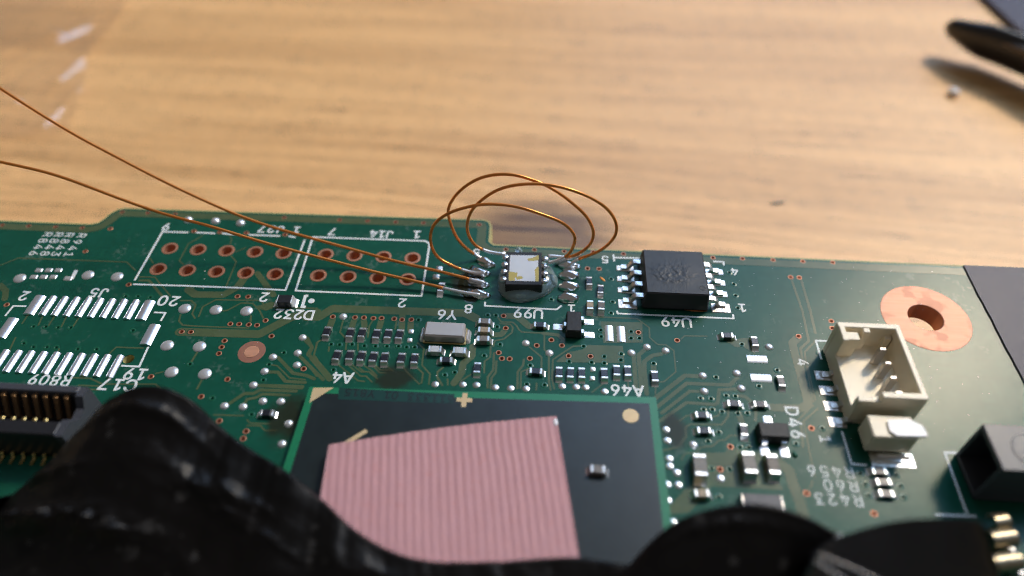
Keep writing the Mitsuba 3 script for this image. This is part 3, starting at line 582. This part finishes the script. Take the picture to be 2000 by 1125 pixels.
for i in range(4):
    tip = trimesh.convex.convex_hull(np.array([(sx * 0.26, sy * 0.17, 0) for sx in (-1, 1) for sy in (-1, 1)] + [(sx * 0.26, sy * 0.17, 1.45) for sx in (-1, 1) for sy in (-1, 1)] + [(sx * 0.18, sy * 0.07, 1.72) for sx in (-1, 1) for sy in (-1, 1)]))
    put(k + '__pin', shape(tip, 'm_oldtin', 30), 26.98, -7.1 - 1.24 * i, 1.28, 0)
    m = cat([side([(0.3, 0.5), (-0.1, 0.5), (-0.25, 0.2), (-0.7, 0.16), (-0.7, 0.03), (-0.1, 0.03), (0.3, 0.3)], 0.42), cbox(1.25, 0.86, 0.05, 0.04, x=-0.55, bottom=False)])
    put(k + '__solder_leg', shape(m, 'm_oldtin', 35), 24.2, -7.5 - 1.34 * i)
put(k + '__tab_block', shape(cat([cbox(2.95, 1.75, 1.85, 0.09, x=26.2, y=-13.05, z=0.35)]), 'm_ivory', 30), label='ivory end block below the socket')
put(k + '__tab_block__latch', shape(ext(Polygon([(25.95, -12.8), (27.3, -12.65), (27.95, -13.05), (28.05, -13.72), (26.2, -13.78), (25.9, -13.5)]).buffer(0.1), 2.2, 2.42), 'm_white', 30), label='white metal tongue on the end block')
put(k + '__mounting_tab', shape(cat([cbox(2.9, 1.1, 0.07, 0.05, x=26.6, y=-14.3), cbox(2.3, 0.35, 0.32, 0.1, x=26.7, y=-14.05), cbox(2.5, 0.22, 0.2, 0.08, x=26.6, y=-14.5)]), 'm_tin', 30), label='solder tab under the end block')
put(k + '__mounting_tab', shape(cat([cbox(2.9, 0.9, 0.07, 0.05, x=26.6, y=-4.4), cbox(2.3, 0.35, 0.25, 0.08, x=26.7, y=-4.6)]), 'm_tin', 30))

# black power jack at the right: an open box with a round mark on its top
k = put(CB + '__power_socket', shape(cat([
    cbox(7.0, 3.3, 0.42, 0.06, x=34.45, y=-15.25, z=3.5), cbox(7.0, 0.34, 3.6, 0.06, x=34.45, y=-13.78), cbox(7.0, 0.34, 3.6, 0.06, x=34.45, y=-16.72),
    cbox(7.0, 3.3, 0.34, 0.06, x=34.45, y=-15.25, z=0.02), cbox(0.4, 3.1, 3.5, 0.05, x=37.7, y=-15.25)]), 'm_greyblack', 30), label='black box-shaped socket with a square opening on its left side')
put(k + '__round_mark', shape(lathe([(0.001, 0.035), (1.16, 0.035), (1.2, 0.03), (1.24, -0.01), (1.30, 0.0)], 48), 'm_greyblack', 40), 33.3, -15.45, 3.92)
put(k + '__plug_pin', shape(cbox(5.5, 0.9, 0.9, 0.2, x=35.2, y=-15.25, z=1.3), 'm_black', 30))

# big package with its marks
Z1 = 0.92
pk = [(-13.9, -11.36), (10.92, -10.78), (11.6, -36.0), (-14.2, -36.4)]
P1 = Polygon(pk)
k = put(CB + '__processor_package', shape(ext(P1, 0.22, Z1), 'm_pkgrim', False), label='large flat dark processor package with a green rim')
inner = P1.buffer(-0.55)
put(k + '__dark_face', shape(ext(inner, Z1, Z1 + 0.012), 'm_pkg', False))
zz = Z1 + 0.012
i0 = np.array(list(inner.exterior.coords)); 
put(k + '__corner_triangle', shape(ext(Polygon([(-13.6, -11.45), (-12.13, -11.34), (-13.56, -12.74)]).buffer(0.0), zz, zz + 0.012), 'm_goldflat', False), label='gold corner triangle')
cx, cy = [(-2.64, -11.83)][0]
put(k + '__gold_cross', shape(ext(unary_union([sbox(cx - 0.56, cy - 0.17, cx + 0.56, cy + 0.17), sbox(cx - 0.18, cy - 0.58, cx + 0.18, cy + 0.58)]), zz, zz + 0.012), 'm_goldflat', False), label='gold cross mark')
put(k + '__gold_dot', shape(lathe([(0.001, 0.012), (0.56, 0.012), (0.57, 0)], 36), 'm_goldflat', 40), *[(9.04, -12.44)][0], zz, label='round gold mark')
put(k + '__gold_bar', shape(ext(LineString([(-10.36, -15.86), (-9.05, -14.71)]).buffer(0.16, cap_style=2), zz, zz + 0.012), 'm_goldflat', False), label='slanted gold bar')
put(k + '__text_strip', shape(ext(Polygon([(-11.76, -11.32), (-3.38, -11.39), (-3.44, -12.18), (-11.6, -12.32)]), zz, zz + 0.008), 'm_pkgtext', False))
def small_text(text, x, y, h, rot, z, mat, gap):
    ms = []
    for i, ch in enumerate(text):
        if ch == ' ': continue
        m = meshkit.text_mesh(ch, h, 0.008, True); m.apply_translation([i * gap - (m.bounds[0][0] + m.bounds[1][0]) / 2, 0, 0]); ms.append(m)
    m = cat(ms); c = (m.bounds[0] + m.bounds[1]) / 2; m.apply_translation([-c[0], -c[1], 0])
    put(k + '__printed_lettering', shape(m, mat, False), x, y, z, rot, label=f'dark print reading {text}')
small_text('611333 01 Y815', *[(-7.33, -11.78)][0], 0.62, 180 - 1.4, zz + 0.008, 'm_pkg', 0.57)
b, ends = chip_shapes(1.0, 0.55, 0.5, 'm_cap_grey')
q = [(6.63, -16.92)][0]
kk = put(k + '__chip_capacitor', b, q[0], q[1], zz + 0.01, -2)
for e in ends: put(kk.replace('__chip_capacitor', '__capacitor_end_cap'), e, q[0], q[1], zz, -2)
put(k + '__silicon_die', shape(cbox(11, 9, 0.42, 0.04, x=-3.3, y=-21), 'm_greyblack', 30), 0, 0, zz)

# ------------------------------------------------------------------ things that lie on the board
# pink thermal pad with fine ribs along y
pp = np.array([(-11.05, -16.5), (3.87, -13.4), (5.58, -23.31), (-10.39, -20.41)]); pp[2] = [5.75, -25.2]; pp[3] = [-10.25, -24.8]
def quad(u, v): return ((1 - u) * (1 - v))[..., None] * pp[0] + (u * (1 - v))[..., None] * pp[1] + (u * v)[..., None] * pp[2] + ((1 - u) * v)[..., None] * pp[3]
nu, nv = 330, 60
U, V = np.meshgrid(np.linspace(0, 1, nu), np.linspace(0, 1, nv))
xy = quad(U, V)
xy[:, :, 1] += (1 - V) * (0.21 * np.sin(U * 3.14) + 0.05 * (meshkit.fbm(np.dstack([U * 30, U * 0, U * 0]), 3, 2) - 0.5))
rg = np.random.default_rng(4)
zz2 = 1.93 + (0.006 + 0.016 * meshkit.fbm(np.dstack([xy * 1.3, xy[..., :1] * 0]), 2, 9)) * np.cos(2 * np.pi * (xy[..., 0] + 0.172 * xy[..., 1] + 0.12 * meshkit.fbm(np.dstack([xy * [0.3, 0.8], xy[..., :1] * 0]), 2, 5)) / 0.54) + 0.03 * (meshkit.fbm(np.dstack([xy * 0.9, xy[..., :1] * 0]), 2, 3) - 0.5)
top = np.dstack([xy, zz2]).reshape(-1, 3); bot = top.copy(); bot[:, 2] = 1.36
f = []
for j in range(nv - 1):
    for i in range(nu - 1):
        a = j * nu + i; f += [(a, a + nu, a + 1), (a + 1, a + nu, a + nu + 1)]
ring = list(range(nu)) + [j * nu + nu - 1 for j in range(1, nv)] + [(nv - 1) * nu + i for i in range(nu - 2, -1, -1)] + [j * nu for j in range(nv - 2, 0, -1)]
N = len(top); f += [(N + a, N + b, N + c) for a, c, b in f]
for a, b in zip(ring, ring[1:] + ring[:1]): f += [(a, b, N + b), (a, N + b, N + a)]
put('thermal_pad', shape((np.vstack([top, bot]), np.array(f)), 'm_pink', 50), label='pink ribbed thermal pad, four-sided, lying on the large dark processor', category='thermal pad')
put('thermal_pad__worn_corner', shape(blob(0.17, 0.3, 0.14, 2, -1, 1, 0.3), 'm_white', True), *[(3.81, -13.89)][0], 1.9, label='white worn corner')

# glue drop under the upturned chip
gx, gy = [(1.1, 0.91)][0]
def gluedome():
    n, k = 40, 14; v, f = [(0, 0, 0.98)], []
    for i in range(1, k + 1):
        a = i / k * math.pi / 2
        for j in range(n):
            t_ = 2 * math.pi * j / n
            w = 1 + 0.05 * math.sin(2 * t_ + 1) + 0.05 * math.cos(3 * t_)
            z = 0.98 * math.cos(a) ** 0.8 + 0.02 if i < k else 0.004
            v.append((2.35 * w * math.sin(a) * math.cos(t_), 2.6 * w * math.sin(a) * math.sin(t_), z + 0.05 * math.sin(a) * math.sin(2 * a) * math.sin(5 * t_ + 3 * a)))
    for j in range(n): f.append((0, 1 + j, 1 + (j + 1) % n))
    for i in range(k - 1):
        for j in range(n):
            a, b = 1 + i * n + j, 1 + i * n + (j + 1) % n; f += [(a, a + n, b), (b, a + n, b + n)]
    m = len(v); v.append((0, 0, 0.004))
    for j in range(n): f.append((m, 1 + (k - 1) * n + (j + 1) % n, 1 + (k - 1) * n + j))
    return np.array(v), np.array(f)
put('glue_drop', shape(gluedome(), 'm_glue', True), gx, gy, 0.03, label='clear drop of glue on the board under the upturned chip', category='glue')
put('glue_drop__side_lobe', shape(blob(0.55, 0.8, 0.75, 3, 0.0, 3, 0.2), 'm_glue', True), *[(3.24, 0.84)][0], 0.03)
put('glue_drop__tip', shape(blob(0.35, 0.4, 0.5, 2, 0.0, 7, 0.3), 'm_glue', True), *[(0.32, 4.22)][0], 0.03)

# upturned chip
k = put('upturned_chip', shape(cbox(3.0, 3.85, 1.0, 0.07, 0.0, z=0.37), 'm_mould', 30), 0.92, 1.05, 0, 2, label='tiny black chip glued upside down, its grey metal belly facing up, inside the wire loops', category='chip')
put(k + '__metal_belly', shape(ext(sbox(-1.18, -1.49, 1.18, 1.49), 1.372, 1.392), 'm_greypad', False), 0.92, 1.03, 0, 2, label='square grey metal plate with yellow flux stains')
for pts in ([(-1.18, -0.5), (-0.55, -0.62), (-0.62, -0.95), (-0.8, -1.2), (-0.75, -1.42), (-1.15, -1.42)], [(0.35, 1.05), (0.75, 1.15), (1.17, 1.45), (1.17, 1.0), (0.8, 0.88), (0.4, 0.9)], [(0.95, -0.2), (1.17, 0.1), (1.17, -1.45), (1.0, -1.45), (1.0, -0.7)], [(-0.6, -1.05), (-0.2, -1.0), (-0.1, -1.15), (-0.5, -1.3)]):
    put(k + '__metal_belly__flux_stain', shape(ext(Polygon(pts).buffer(0.06), 1.392, 1.40), 'm_stain', False), 0.92, 1.03, 0, 2)
s = shape(blob(0.31, 0.24, 0.24, 3, -1, 1, 0.4), 'm_joint', True)
for i in range(4):
    for sx in (-1, 1): put(k + '__terminal', s, 0.92 + sx * 1.66 + 0.06, 1.05 + 1.28 - 0.85 * i, 1.22, 0)
put(k + '__terminal__solder_blob', shape(blob(0.2, 0.26, 0.26, 2), 'm_solder', True), *[(-0.85, 2.6)][0], 1.32)

# fine enamelled wires
def wire(key, pts, n, label, tin0=0, tin1=0, r=0.128, group=None):
    p = spline(pts, n)
    lab = dict(label=label, category='wire')
    if group: lab['group'] = group
    kk = root(key, **lab)
    a, b = tin0, n - tin1
    put(kk + '__enamelled_length', shape(tube(p[a:b], r), 'm_wire', True))
    if tin0: put(kk + '__tinned_end', shape(tube(p[:a + 1], r * np.linspace(1.25, 1.0, a + 1)), 'm_solder', True))
    if tin1: put(kk + '__tinned_end', shape(tube(p[b - 1:], r * np.linspace(1.0, 1.3, n - b + 1)), 'm_solder', True))
LG = 'copper wires looping over the upturned chip'
SG = 'long copper wires running off to the left'
wire('copper_wire', [(-44.65, 9.5, 13.37), (-42.11, 8.4, 12.16), (-39.15, 7.4, 10.61), (-36.27, 6.6, 9.04), (-33.31, 5.9, 7.62), (-30.29, 5.2, 6.22), (-26.16, 4.3, 4.52), (-21.91, 3.5, 3.09), (-17.36, 2.8, 2.16), (-13.15, 2.2, 1.39), (-9.57, 1.45, 1.03), (-6.04, 0.8, 0.77), (-4.06, 0.35, 0.65), (-3.19, 0.15, 0.6), (-2.32, -0.05, 0.56)], 120, 'upper of the two long copper wires running off to the left edge', 0, 5, group=SG)
wire('copper_wire', [(-44.21, 4.2, 8.67), (-41.73, 3.9, 8.19), (-37.42, 3.3, 7.63), (-33.34, 2.6, 6.52), (-28.14, 1.9, 4.9), (-25.18, 1.5, 4.38), (-21.88, 1.1, 3.56), (-18.59, 0.8, 2.7), (-15.44, 0.55, 1.94), (-11.37, 0.1, 1.13), (-7.93, -0.35, 0.68), (-5.86, -0.7, 0.48), (-4.48, -1, 0.43), (-3.32, -1.2, 0.41), (-2.55, -1.3, 0.41)], 120, 'lower of the two long copper wires running off to the left edge', 0, 12, group=SG)
wire('copper_wire', [(-2.16, 2.5, 0.47), (-2.81, 3.1, 0.22), (-4.21, 3.3, 1.29), (-4.97, 3.4, 2.59), (-5.37, 3.5, 4.17), (-5.39, 3.5, 5.21), (-4.81, 3.5, 6.6), (-3.62, 3.5, 7.96), (-2.33, 3.5, 8.76), (-1.07, 3.5, 9.06), (0.18, 3.4, 9.09), (1.17, 3.4, 8.79), (2.27, 3.3, 8.4), (3.55, 3.2, 7.63), (4.69, 3.1, 6.68), (5.7, 3, 5.64), (6.29, 2.9, 4.61), (6.48, 2.8, 3.77), (6.26, 2.7, 2.76), (5.6, 2.6, 1.96), (4.74, 2.5, 1.48), (3.8, 2.5, 1.4), (2.86, 2.5, 1.4)], 160, 'tallest copper wire loop, highest on the left', 10, 9, group=LG)
wire('copper_wire', [(-0.84, 2.45, 1.48), (-1.57, 2.5, 1.52), (-2.66, 2.6, 1.8), (-3.37, 2.7, 2.35), (-3.78, 2.8, 3.33), (-3.82, 2.8, 4.28), (-3.4, 2.8, 5.81), (-2.67, 2.8, 6.85), (-1.46, 2.8, 7.94), (-0.2, 2.8, 8.53), (1.04, 2.8, 8.77), (2.27, 2.8, 8.8), (3.76, 2.8, 8.55), (5.19, 2.8, 8.04), (6.49, 2.8, 7.3), (7.5, 2.8, 6.36), (8.12, 2.8, 5.26), (8.28, 2.8, 4.1), (7.91, 2.8, 3), (6.94, 2.7, 1.94), (5.47, 2.5, 1.22), (4.79, 2.3, 0.59)], 160, 'copper wire loop reaching farthest to the right', 12, 6, group=LG)
wire('copper_wire', [(-2.32, 0.95, 0.68), (-4.09, 1.3, 0.52), (-5.77, 1.6, 1.16), (-6.37, 1.75, 1.61), (-6.76, 1.8, 2.9), (-6.71, 1.8, 3.98), (-6.35, 1.8, 5.06), (-5.68, 1.8, 5.89), (-4.78, 1.8, 6.55), (-3.66, 1.8, 7.05), (-2.56, 1.8, 7.37), (-1.39, 1.8, 7.48), (-0.14, 1.8, 7.39), (1.11, 1.8, 7.07), (2.37, 1.8, 6.58), (3.65, 1.8, 5.98), (4.44, 1.8, 5.28), (4.92, 1.8, 4.38), (4.89, 1.8, 3.43), (4.51, 1.75, 2.44), (3.72, 1.7, 1.76), (2.88, 1.6, 1.55)], 150, 'lowest copper wire loop, nearest to the viewer', 11, 10, group=LG)

put(CB + '__twisted_solder', shape(tube(spline([(3.54, 2.9, 0.22), (4.19, 3.1, 0.43), (4.96, 3.3, 0.58), (5.69, 3.5, 0.79)], 14), np.linspace(0.18, 0.1, 14)), 'm_oldtin', True), label='grey solder gathering the wire ends')

# black plastic sheet covering the board's right end
ed = [(38.15 + 0.015 * math.sin(i * 1.7) + 0.02 * math.sin(i * 0.6 + 1), 4.75 - i * 0.5) for i in range(26)]
put('plastic_sheet', shape(ext(Polygon(ed + [(40.5, -8.2), (56, -8.2), (56, 4.7)]), 0.03, 0.17), 'm_sheet', False), label='dark bluish plastic sheet covering the right end of the board', category='plastic sheet')

# ------------------------------------------------------------------ black tape in the foreground
def drape(ridge, front, seed, n=150, m=46, wr=0.5, bulge=1.0, folds=(), rough=0.0):
    """a crumpled sheet: ridge = its skyline (3-D), from which it falls steeply behind and runs forward to the row front"""
    R_, F_ = spline(ridge, n), spline(front, n)
    R_[:, 2] += rough * (meshkit.fbm(np.c_[R_[:, 0] * 1.1, R_[:, 1], R_[:, 0] * 0], 3, seed + 1) - 0.5) * np.clip(R_[:, 2] / 3, 0.2, 1)
    rows = []
    for sk in (1.0, 0.75, 0.5, 0.25):
        q = R_.copy(); q[:, 1] += 0.5 * math.sin(sk * 1.5) ; q[:, 2] = np.maximum(R_[:, 2] - (R_[:, 2] - 0.1) * (1 - math.cos(sk * 1.57)), 0.1); rows.append(q)
    for j in range(m):
        s_ = j / (m - 1)
        q = R_ * (1 - s_) + F_ * s_
        q[:, 2] += 0.6 * math.sin(s_ * 3.1416) * (0.3 + R_[:, 2] * 0.25) * bulge
        if j:
            nz = meshkit.fbm(np.c_[q[:, 0] * 0.14, q[:, 1] * 0.2, q[:, 0] * 0] + 11 * seed, 4, seed) - 0.5
            cr = np.abs(meshkit.fbm(np.c_[q[:, 0] * 0.2 + q[:, 1] * 0.16, q[:, 1] * 0.2 - q[:, 0] * 0.1, q[:, 0] * 0] + 5 * seed, 3, seed + 3) - 0.5)
            for u0, s0, u1, s1, amp, sg in folds:
                uu = np.linspace(0, 1, n); d_ = np.array([u1 - u0, s1 - s0]); L_ = d_ @ d_
                tt = np.clip(((uu - u0) * d_[0] + (s_ - s0) * d_[1]) / L_, 0, 1)
                dist = np.hypot(uu - u0 - tt * d_[0], (s_ - s0 - tt * d_[1]) * 0.6)
                q[:, 2] += amp * np.exp(-(dist / sg) ** 2) * (0.25 + 1.5 * meshkit.fbm(np.c_[uu * 60, uu * 0 + s_ * 25, uu * 0 + seed], 2, seed)) * np.sin(np.pi * np.clip(tt, 0.06, 0.94))
            q[:, 2] += wr * min(1, s_ * 4) * (2.2 * nz - 2.4 * cr)
        rows.append(q)
    v = np.vstack(rows); M = len(rows); f = []
    for j in range(M - 1):
        for i in range(n - 1):
            a = j * n + i; f += [(a, a + n, a + 1), (a + 1, a + n, a + n + 1)]
    # a second layer underneath gives the tape its thickness
    v2 = v.copy(); v2[:, 2] -= 0.15; N = len(v); f += [(N + a, N + c, N + b) for a, b, c in f]
    rg_ = list(range(n)) + [j * n + n - 1 for j in range(1, M)] + [(M - 1) * n + i for i in range(n - 2, -1, -1)] + [j * n for j in range(M - 2, 0, -1)]
    for a, b in zip(rg_, rg_[1:] + rg_[:1]): f += [(a, b, N + b), (a, N + b, N + a)]
    return np.vstack([v, v2]), np.array(f)
RL = [(-31.33, -23, 2.51), (-30.31, -21.6, 2.34), (-29.75, -21, 1.82), (-29.96, -19.8, 0.82), (-28.66, -19.2, 2.02), (-27.33, -18.6, 3.44), (-25.89, -18, 4.8), (-24.42, -17.5, 6.25), (-23.39, -17, 6.98), (-22.01, -16.5, 7.52), (-20.62, -16.3, 7.46), (-19.02, -16.5, 6.91), (-17.96, -17, 6.07), (-17.44, -17.3, 5.55), (-15.91, -18.2, 5.04), (-14.26, -19, 4.64), (-12.27, -20, 4.63), (-10.86, -20.8, 4.16), (-9.8, -21.4, 3.8)] + [(-8.66, -22.25, 3.6), (-7.09, -23.15, 3.2), (-4.88, -23.95, 3), (-3.27, -24.17, 2.9), (-1.41, -24.1, 2.8), (2.08, -23.73, 2.7), (5.59, -23.37, 2.7), (7.05, -23.51, 2.6), (8.52, -23.58, 2.5), (10.27, -23.61, 2.4)]
FL = [(-41.32, -27.12, 0.5), (-35.19, -28.18, 0.5), (-29.8, -28.96, 0.5), (-25.17, -29.21, 0.5), (-21.32, -29.24, 0.5), (-17.61, -29.01, 0.5), (-13.71, -28.91, 1), (-9.99, -28.74, 1.2), (-6.07, -28.5, 1.2), (-1.6, -28.22, 1.2), (2.87, -27.95, 1.2), (6.78, -27.71, 1.2), (10.69, -27.47, 1.2)]
put('black_tape', shape(drape(RL, FL, 5, 300, 90, 0.42, 0.6, [(0.10, 0.42, 0.40, 0.62, 1.15, 0.035), (0.30, 0.2, 0.62, 0.5, 0.2, 0.03), (0.20, 0.05, 0.45, 0.14, 0.25, 0.02), (0.05, 0.7, 0.4, 0.9, 0.5, 0.05), (0.16, 0.25, 0.3, 0.32, 0.5, 0.02), (0.02, 0.3, 0.18, 0.55, 0.6, 0.03), (0.42, 0.3, 0.55, 0.25, 0.25, 0.03)], 0.3), 'm_tape', 60), label='crumpled dusty black tape rising in a hump over the lower left of the board', category='tape', group='pieces of black tape in the foreground')
RR = [(7.12, -25, 2.86), (8.39, -23.6, 3.56), (9.32, -22.8, 4.44), (10.25, -22.2, 5.15), (11.36, -21.7, 5.57), (12.76, -21.3, 5.86), (13.87, -21.1, 6.02), (15.25, -21.1, 6.13), (16.63, -21.3, 6.04), (17.72, -21.6, 5.87), (18.64, -21.9, 5.55), (19.36, -22.3, 5.57)]
FR = [(5.11, -28.33, 1.2), (8.98, -28.09, 1.2), (12.72, -27.7, 0.6), (17.12, -25.06, 1.6)]
vr = drape(RR, FR, 9, 110, 46, 0.16, 0.5, [(0.2, 0.12, 0.9, 0.16, 0.15, 0.03)])
k = put('black_tape', shape(vr, 'm_tape', 60), label='smooth black hump of tape with a pale cut end, bottom centre right', category='tape', group='pieces of black tape in the foreground')
edge = np.array([vr[0][(4 + j) * 110 + 109] for j in range(0, 46, 3)])
put(k + '__pale_cut_edge', shape(tube(spline(edge, 40), 0.16), 'm_greypad', True))
RK = [(17.44, -23.8, 6.07), (18.96, -22.8, 6.21), (20.28, -22.4, 6.58), (21.58, -22.1, 6.91), (23.03, -22, 7.32), (24.5, -22, 7.57), (25.45, -22.2, 7.89), (25.82, -22.7, 7.96)]
FK = [(15.97, -26.69, 0.5), (19.76, -27.24, 0.5), (24.25, -26.97, 0.5), (29.01, -26.67, 0.5)]
put('cable_jacket', shape(drape(RK, FK, 2, 90, 36, 0.06, 0.4), 'm_black', 60), label='smooth black cable jacket in the lower right corner, right of the pale cut tape', category='cable')
for a in ([(17.25, -24.2, 7.23), (18.47, -24.6, 7.11), (19.97, -25.4, 7.24)], [(16.94, -24.6, 7.27), (18.08, -25.2, 7.07), (19.13, -26, 7.04)]):
    put('cable_jacket__bare_strand', shape(tube(spline(a, 16), 0.04, 8), 'm_oldtin', True))


# brass spring terminals at the lower right corner
k = root(CB + '__spring_terminal', label='brassy sprung metal contacts at the lower right corner')
for p, l in zip([(30.97, -19.09), (30.71, -20.13), (30.34, -21.57)], (0.9, 1.5, 1.7)):
    c = [(0.55 * math.cos(a), 0.55 * math.sin(a) + 0.6) for a in np.linspace(-0.5, 3.6, 14)]
    m = side([(x, z) for x, z in c] + [(x * 0.8, (z - 0.6) * 0.8 + 0.6) for x, z in c[::-1]], l)
    m.apply_transform(trimesh.transformations.rotation_matrix(math.pi / 2 + 0.15, [0, 0, 1]))
    put(k + '__contact', shape(m, 'm_brass', 40), p[0], p[1], 0.9)
put(k + '__post', shape(cbox(0.5, 3.4, 1.0, 0.1), 'm_oldtin', 30), *[(31.43, -20.44)][0], 0.05)

# ------------------------------------------------------------------ things on the table
# clear plastic film, top left
NX, NY = 200, 80
fq = np.array([(-72.29, 27.08), (-58.66, 30.87), (-67.87, 69.94), (-91.06, 68.69)])
fx, fy = np.meshgrid(np.linspace(0, 1, NX), np.linspace(0, 1, NY))
fx = fx * (1 + 0.05 * np.sin(fy * 9) * fx)
xy = ((1 - fx) * (1 - fy))[..., None] * fq[0] + (fx * (1 - fy))[..., None] * fq[1] + (fx * fy)[..., None] * fq[2] + ((1 - fx) * fy)[..., None] * fq[3]
fz = -8.7 + 0.9 * meshkit.fbm(np.dstack([xy * 0.12, fx * 0]), 3, 2)
for (ax, ay), (bx, by), h_, sg in ((*[(-64.75, 39.94), (-62.38, 50.74)], 0.85, 0.65), (*[(-75.27, 38.34), (-67.48, 60.19)], 0.8, 1.3), (*[(-70.14, 31.05), (-67.1, 37.55)], 0.9, 0.6), (*[(-77.5, 45.61), (-70.26, 54.55)], 1.2, 0.9), (*[(-61.82, 30.41), (-60.57, 41.19)], 0.5, 0.8)):
    dx, dy = bx - ax, by - ay; L_ = math.hypot(dx, dy)
    along = ((xy[..., 0] - ax) * dx + (xy[..., 1] - ay) * dy) / L_ ** 2
    off = ((xy[..., 0] - ax) * dy - (xy[..., 1] - ay) * dx) / L_
    fz += h_ * np.exp(-(off / sg) ** 2) * np.clip(np.sin(np.pi * np.clip(along, 0, 1)), 0, 1) ** 0.25
v = np.dstack([xy, fz]).reshape(-1, 3); f = []
for j in range(NY - 1):
    for i in range(NX - 1):
        a = j * NX + i; f += [(a, a + 1, a + NX), (a + 1, a + NX + 1, a + NX)]
put('plastic_film', shape((v, np.array(f)), 'm_film', True), label='crumpled clear plastic film with bright glints on the table, upper left', category='plastic film')
cl = spline([(57.74, 58.87, -5.2), (58.67, 58.32, -5.2), (60.5, 56.06, -5.2), (62.99, 53.64, -5.2), (65.73, 50.51, -5.2), (69.48, 45.84, -5.2)], 60)
def strap():
    n, m = 60, 24; v, f = [], []
    t_ = np.gradient(cl, axis=0); t_ /= np.linalg.norm(t_, axis=1, keepdims=True)
    for i in range(n):
        s_ = i / (n - 1); wd = 1.0 + 1.9 * min(1, s_ * 2.6) ; wd *= min(1, (0.02 + s_ * 14)) ** 0.5; th = (0.9 + 1.0 * min(1, s_ * 3)) * min(1, (0.02 + s_ * 14)) ** 0.5
        sd = np.array([t_[i][1], -t_[i][0], 0]); tw = 1.15
        for j in range(m):
            a = 2 * math.pi * j / m; c_, q_ = math.cos(a), math.sin(a)
            cup = 0
            d_ = wd * c_ * (sd * math.cos(tw) + np.array([0, 0, 1]) * math.sin(tw)) + (th * q_ - 0.9 * th * (q_ > 0) * q_ * q_ * min(1, s_ * 4)) * (-sd * math.sin(tw) + np.array([0, 0, math.cos(tw)]))
            v.append(cl[i] + d_)
    for i in range(n - 1):
        for j in range(m):
            a, b = i * m + j, i * m + (j + 1) % m; f += [(a, b, b + m), (a, b + m, a + m)]
    v += [cl[0]]
    for j in range(m): f.append((len(v) - 1, (j + 1) % m, j))
    return np.array(v), np.array(f)
put('strap_end', shape(strap(), 'm_black', True), label='black rounded strap end raised a little above the table, upper right', category='strap')
put('strap_end__inner_fold', shape(tube(cl[14:] + np.array([-0.55, -0.7, 0.62]) * np.linspace(1.3, 2.9, 46)[:, None], np.linspace(0.25, 0.8, 46), 10), 'm_cap_brown', True), label='greyish brown inner fold of the strap')
put('dark_case', shape(ext(Polygon([(69.76, 89.04), (70.8, 73.91), (71.73, 62.99), (72.95, 45.73), (116.01, 121.14)]), -9.0, -8.0), 'm_sheet', False), label='dark blue grey corner of a flat case lying on the table, top right corner', category='case')
put('white_crumb', shape(blob(0.75, 0.8, 0.55, 2, -1, 3, 0.3), 'm_white', True), *[(56.14, 46.83)][0], -8.5, label='small white crumb on the wood below the strap loop', category='crumb')
put('wood_splinter', shape(blob(0.9, 0.22, 0.15, 2, -1, 6, 0.4), 'm_cap_brown', True), *[(28.54, 23.02)][0], -8.95, 15, label='tiny dark splinter on the bare wood behind the board', category='splinter')
ds = []
r5 = np.random.default_rng(8)
for i in range(170):
    u = r5.random(); q = (14 + 22 * r5.random(), 4.2 - 17 * r5.random()) if u < 0.72 else (-36 + 60 * r5.random(), 4 - 14 * r5.random())
    m = blob(0.02 + 0.05 * r5.random() ** 2, 0.015 + 0.02 * r5.random(), 0.02, 1); m.apply_transform(trimesh.transformations.rotation_matrix(r5.random() * 3, [0, 0, 1])); m.apply_translation([*q, 0.015]); ds.append(m)
put('dust', shape(cat(ds), 'm_white', True), label='scattered pale dust specks on the green board', category='dust', kind='stuff')
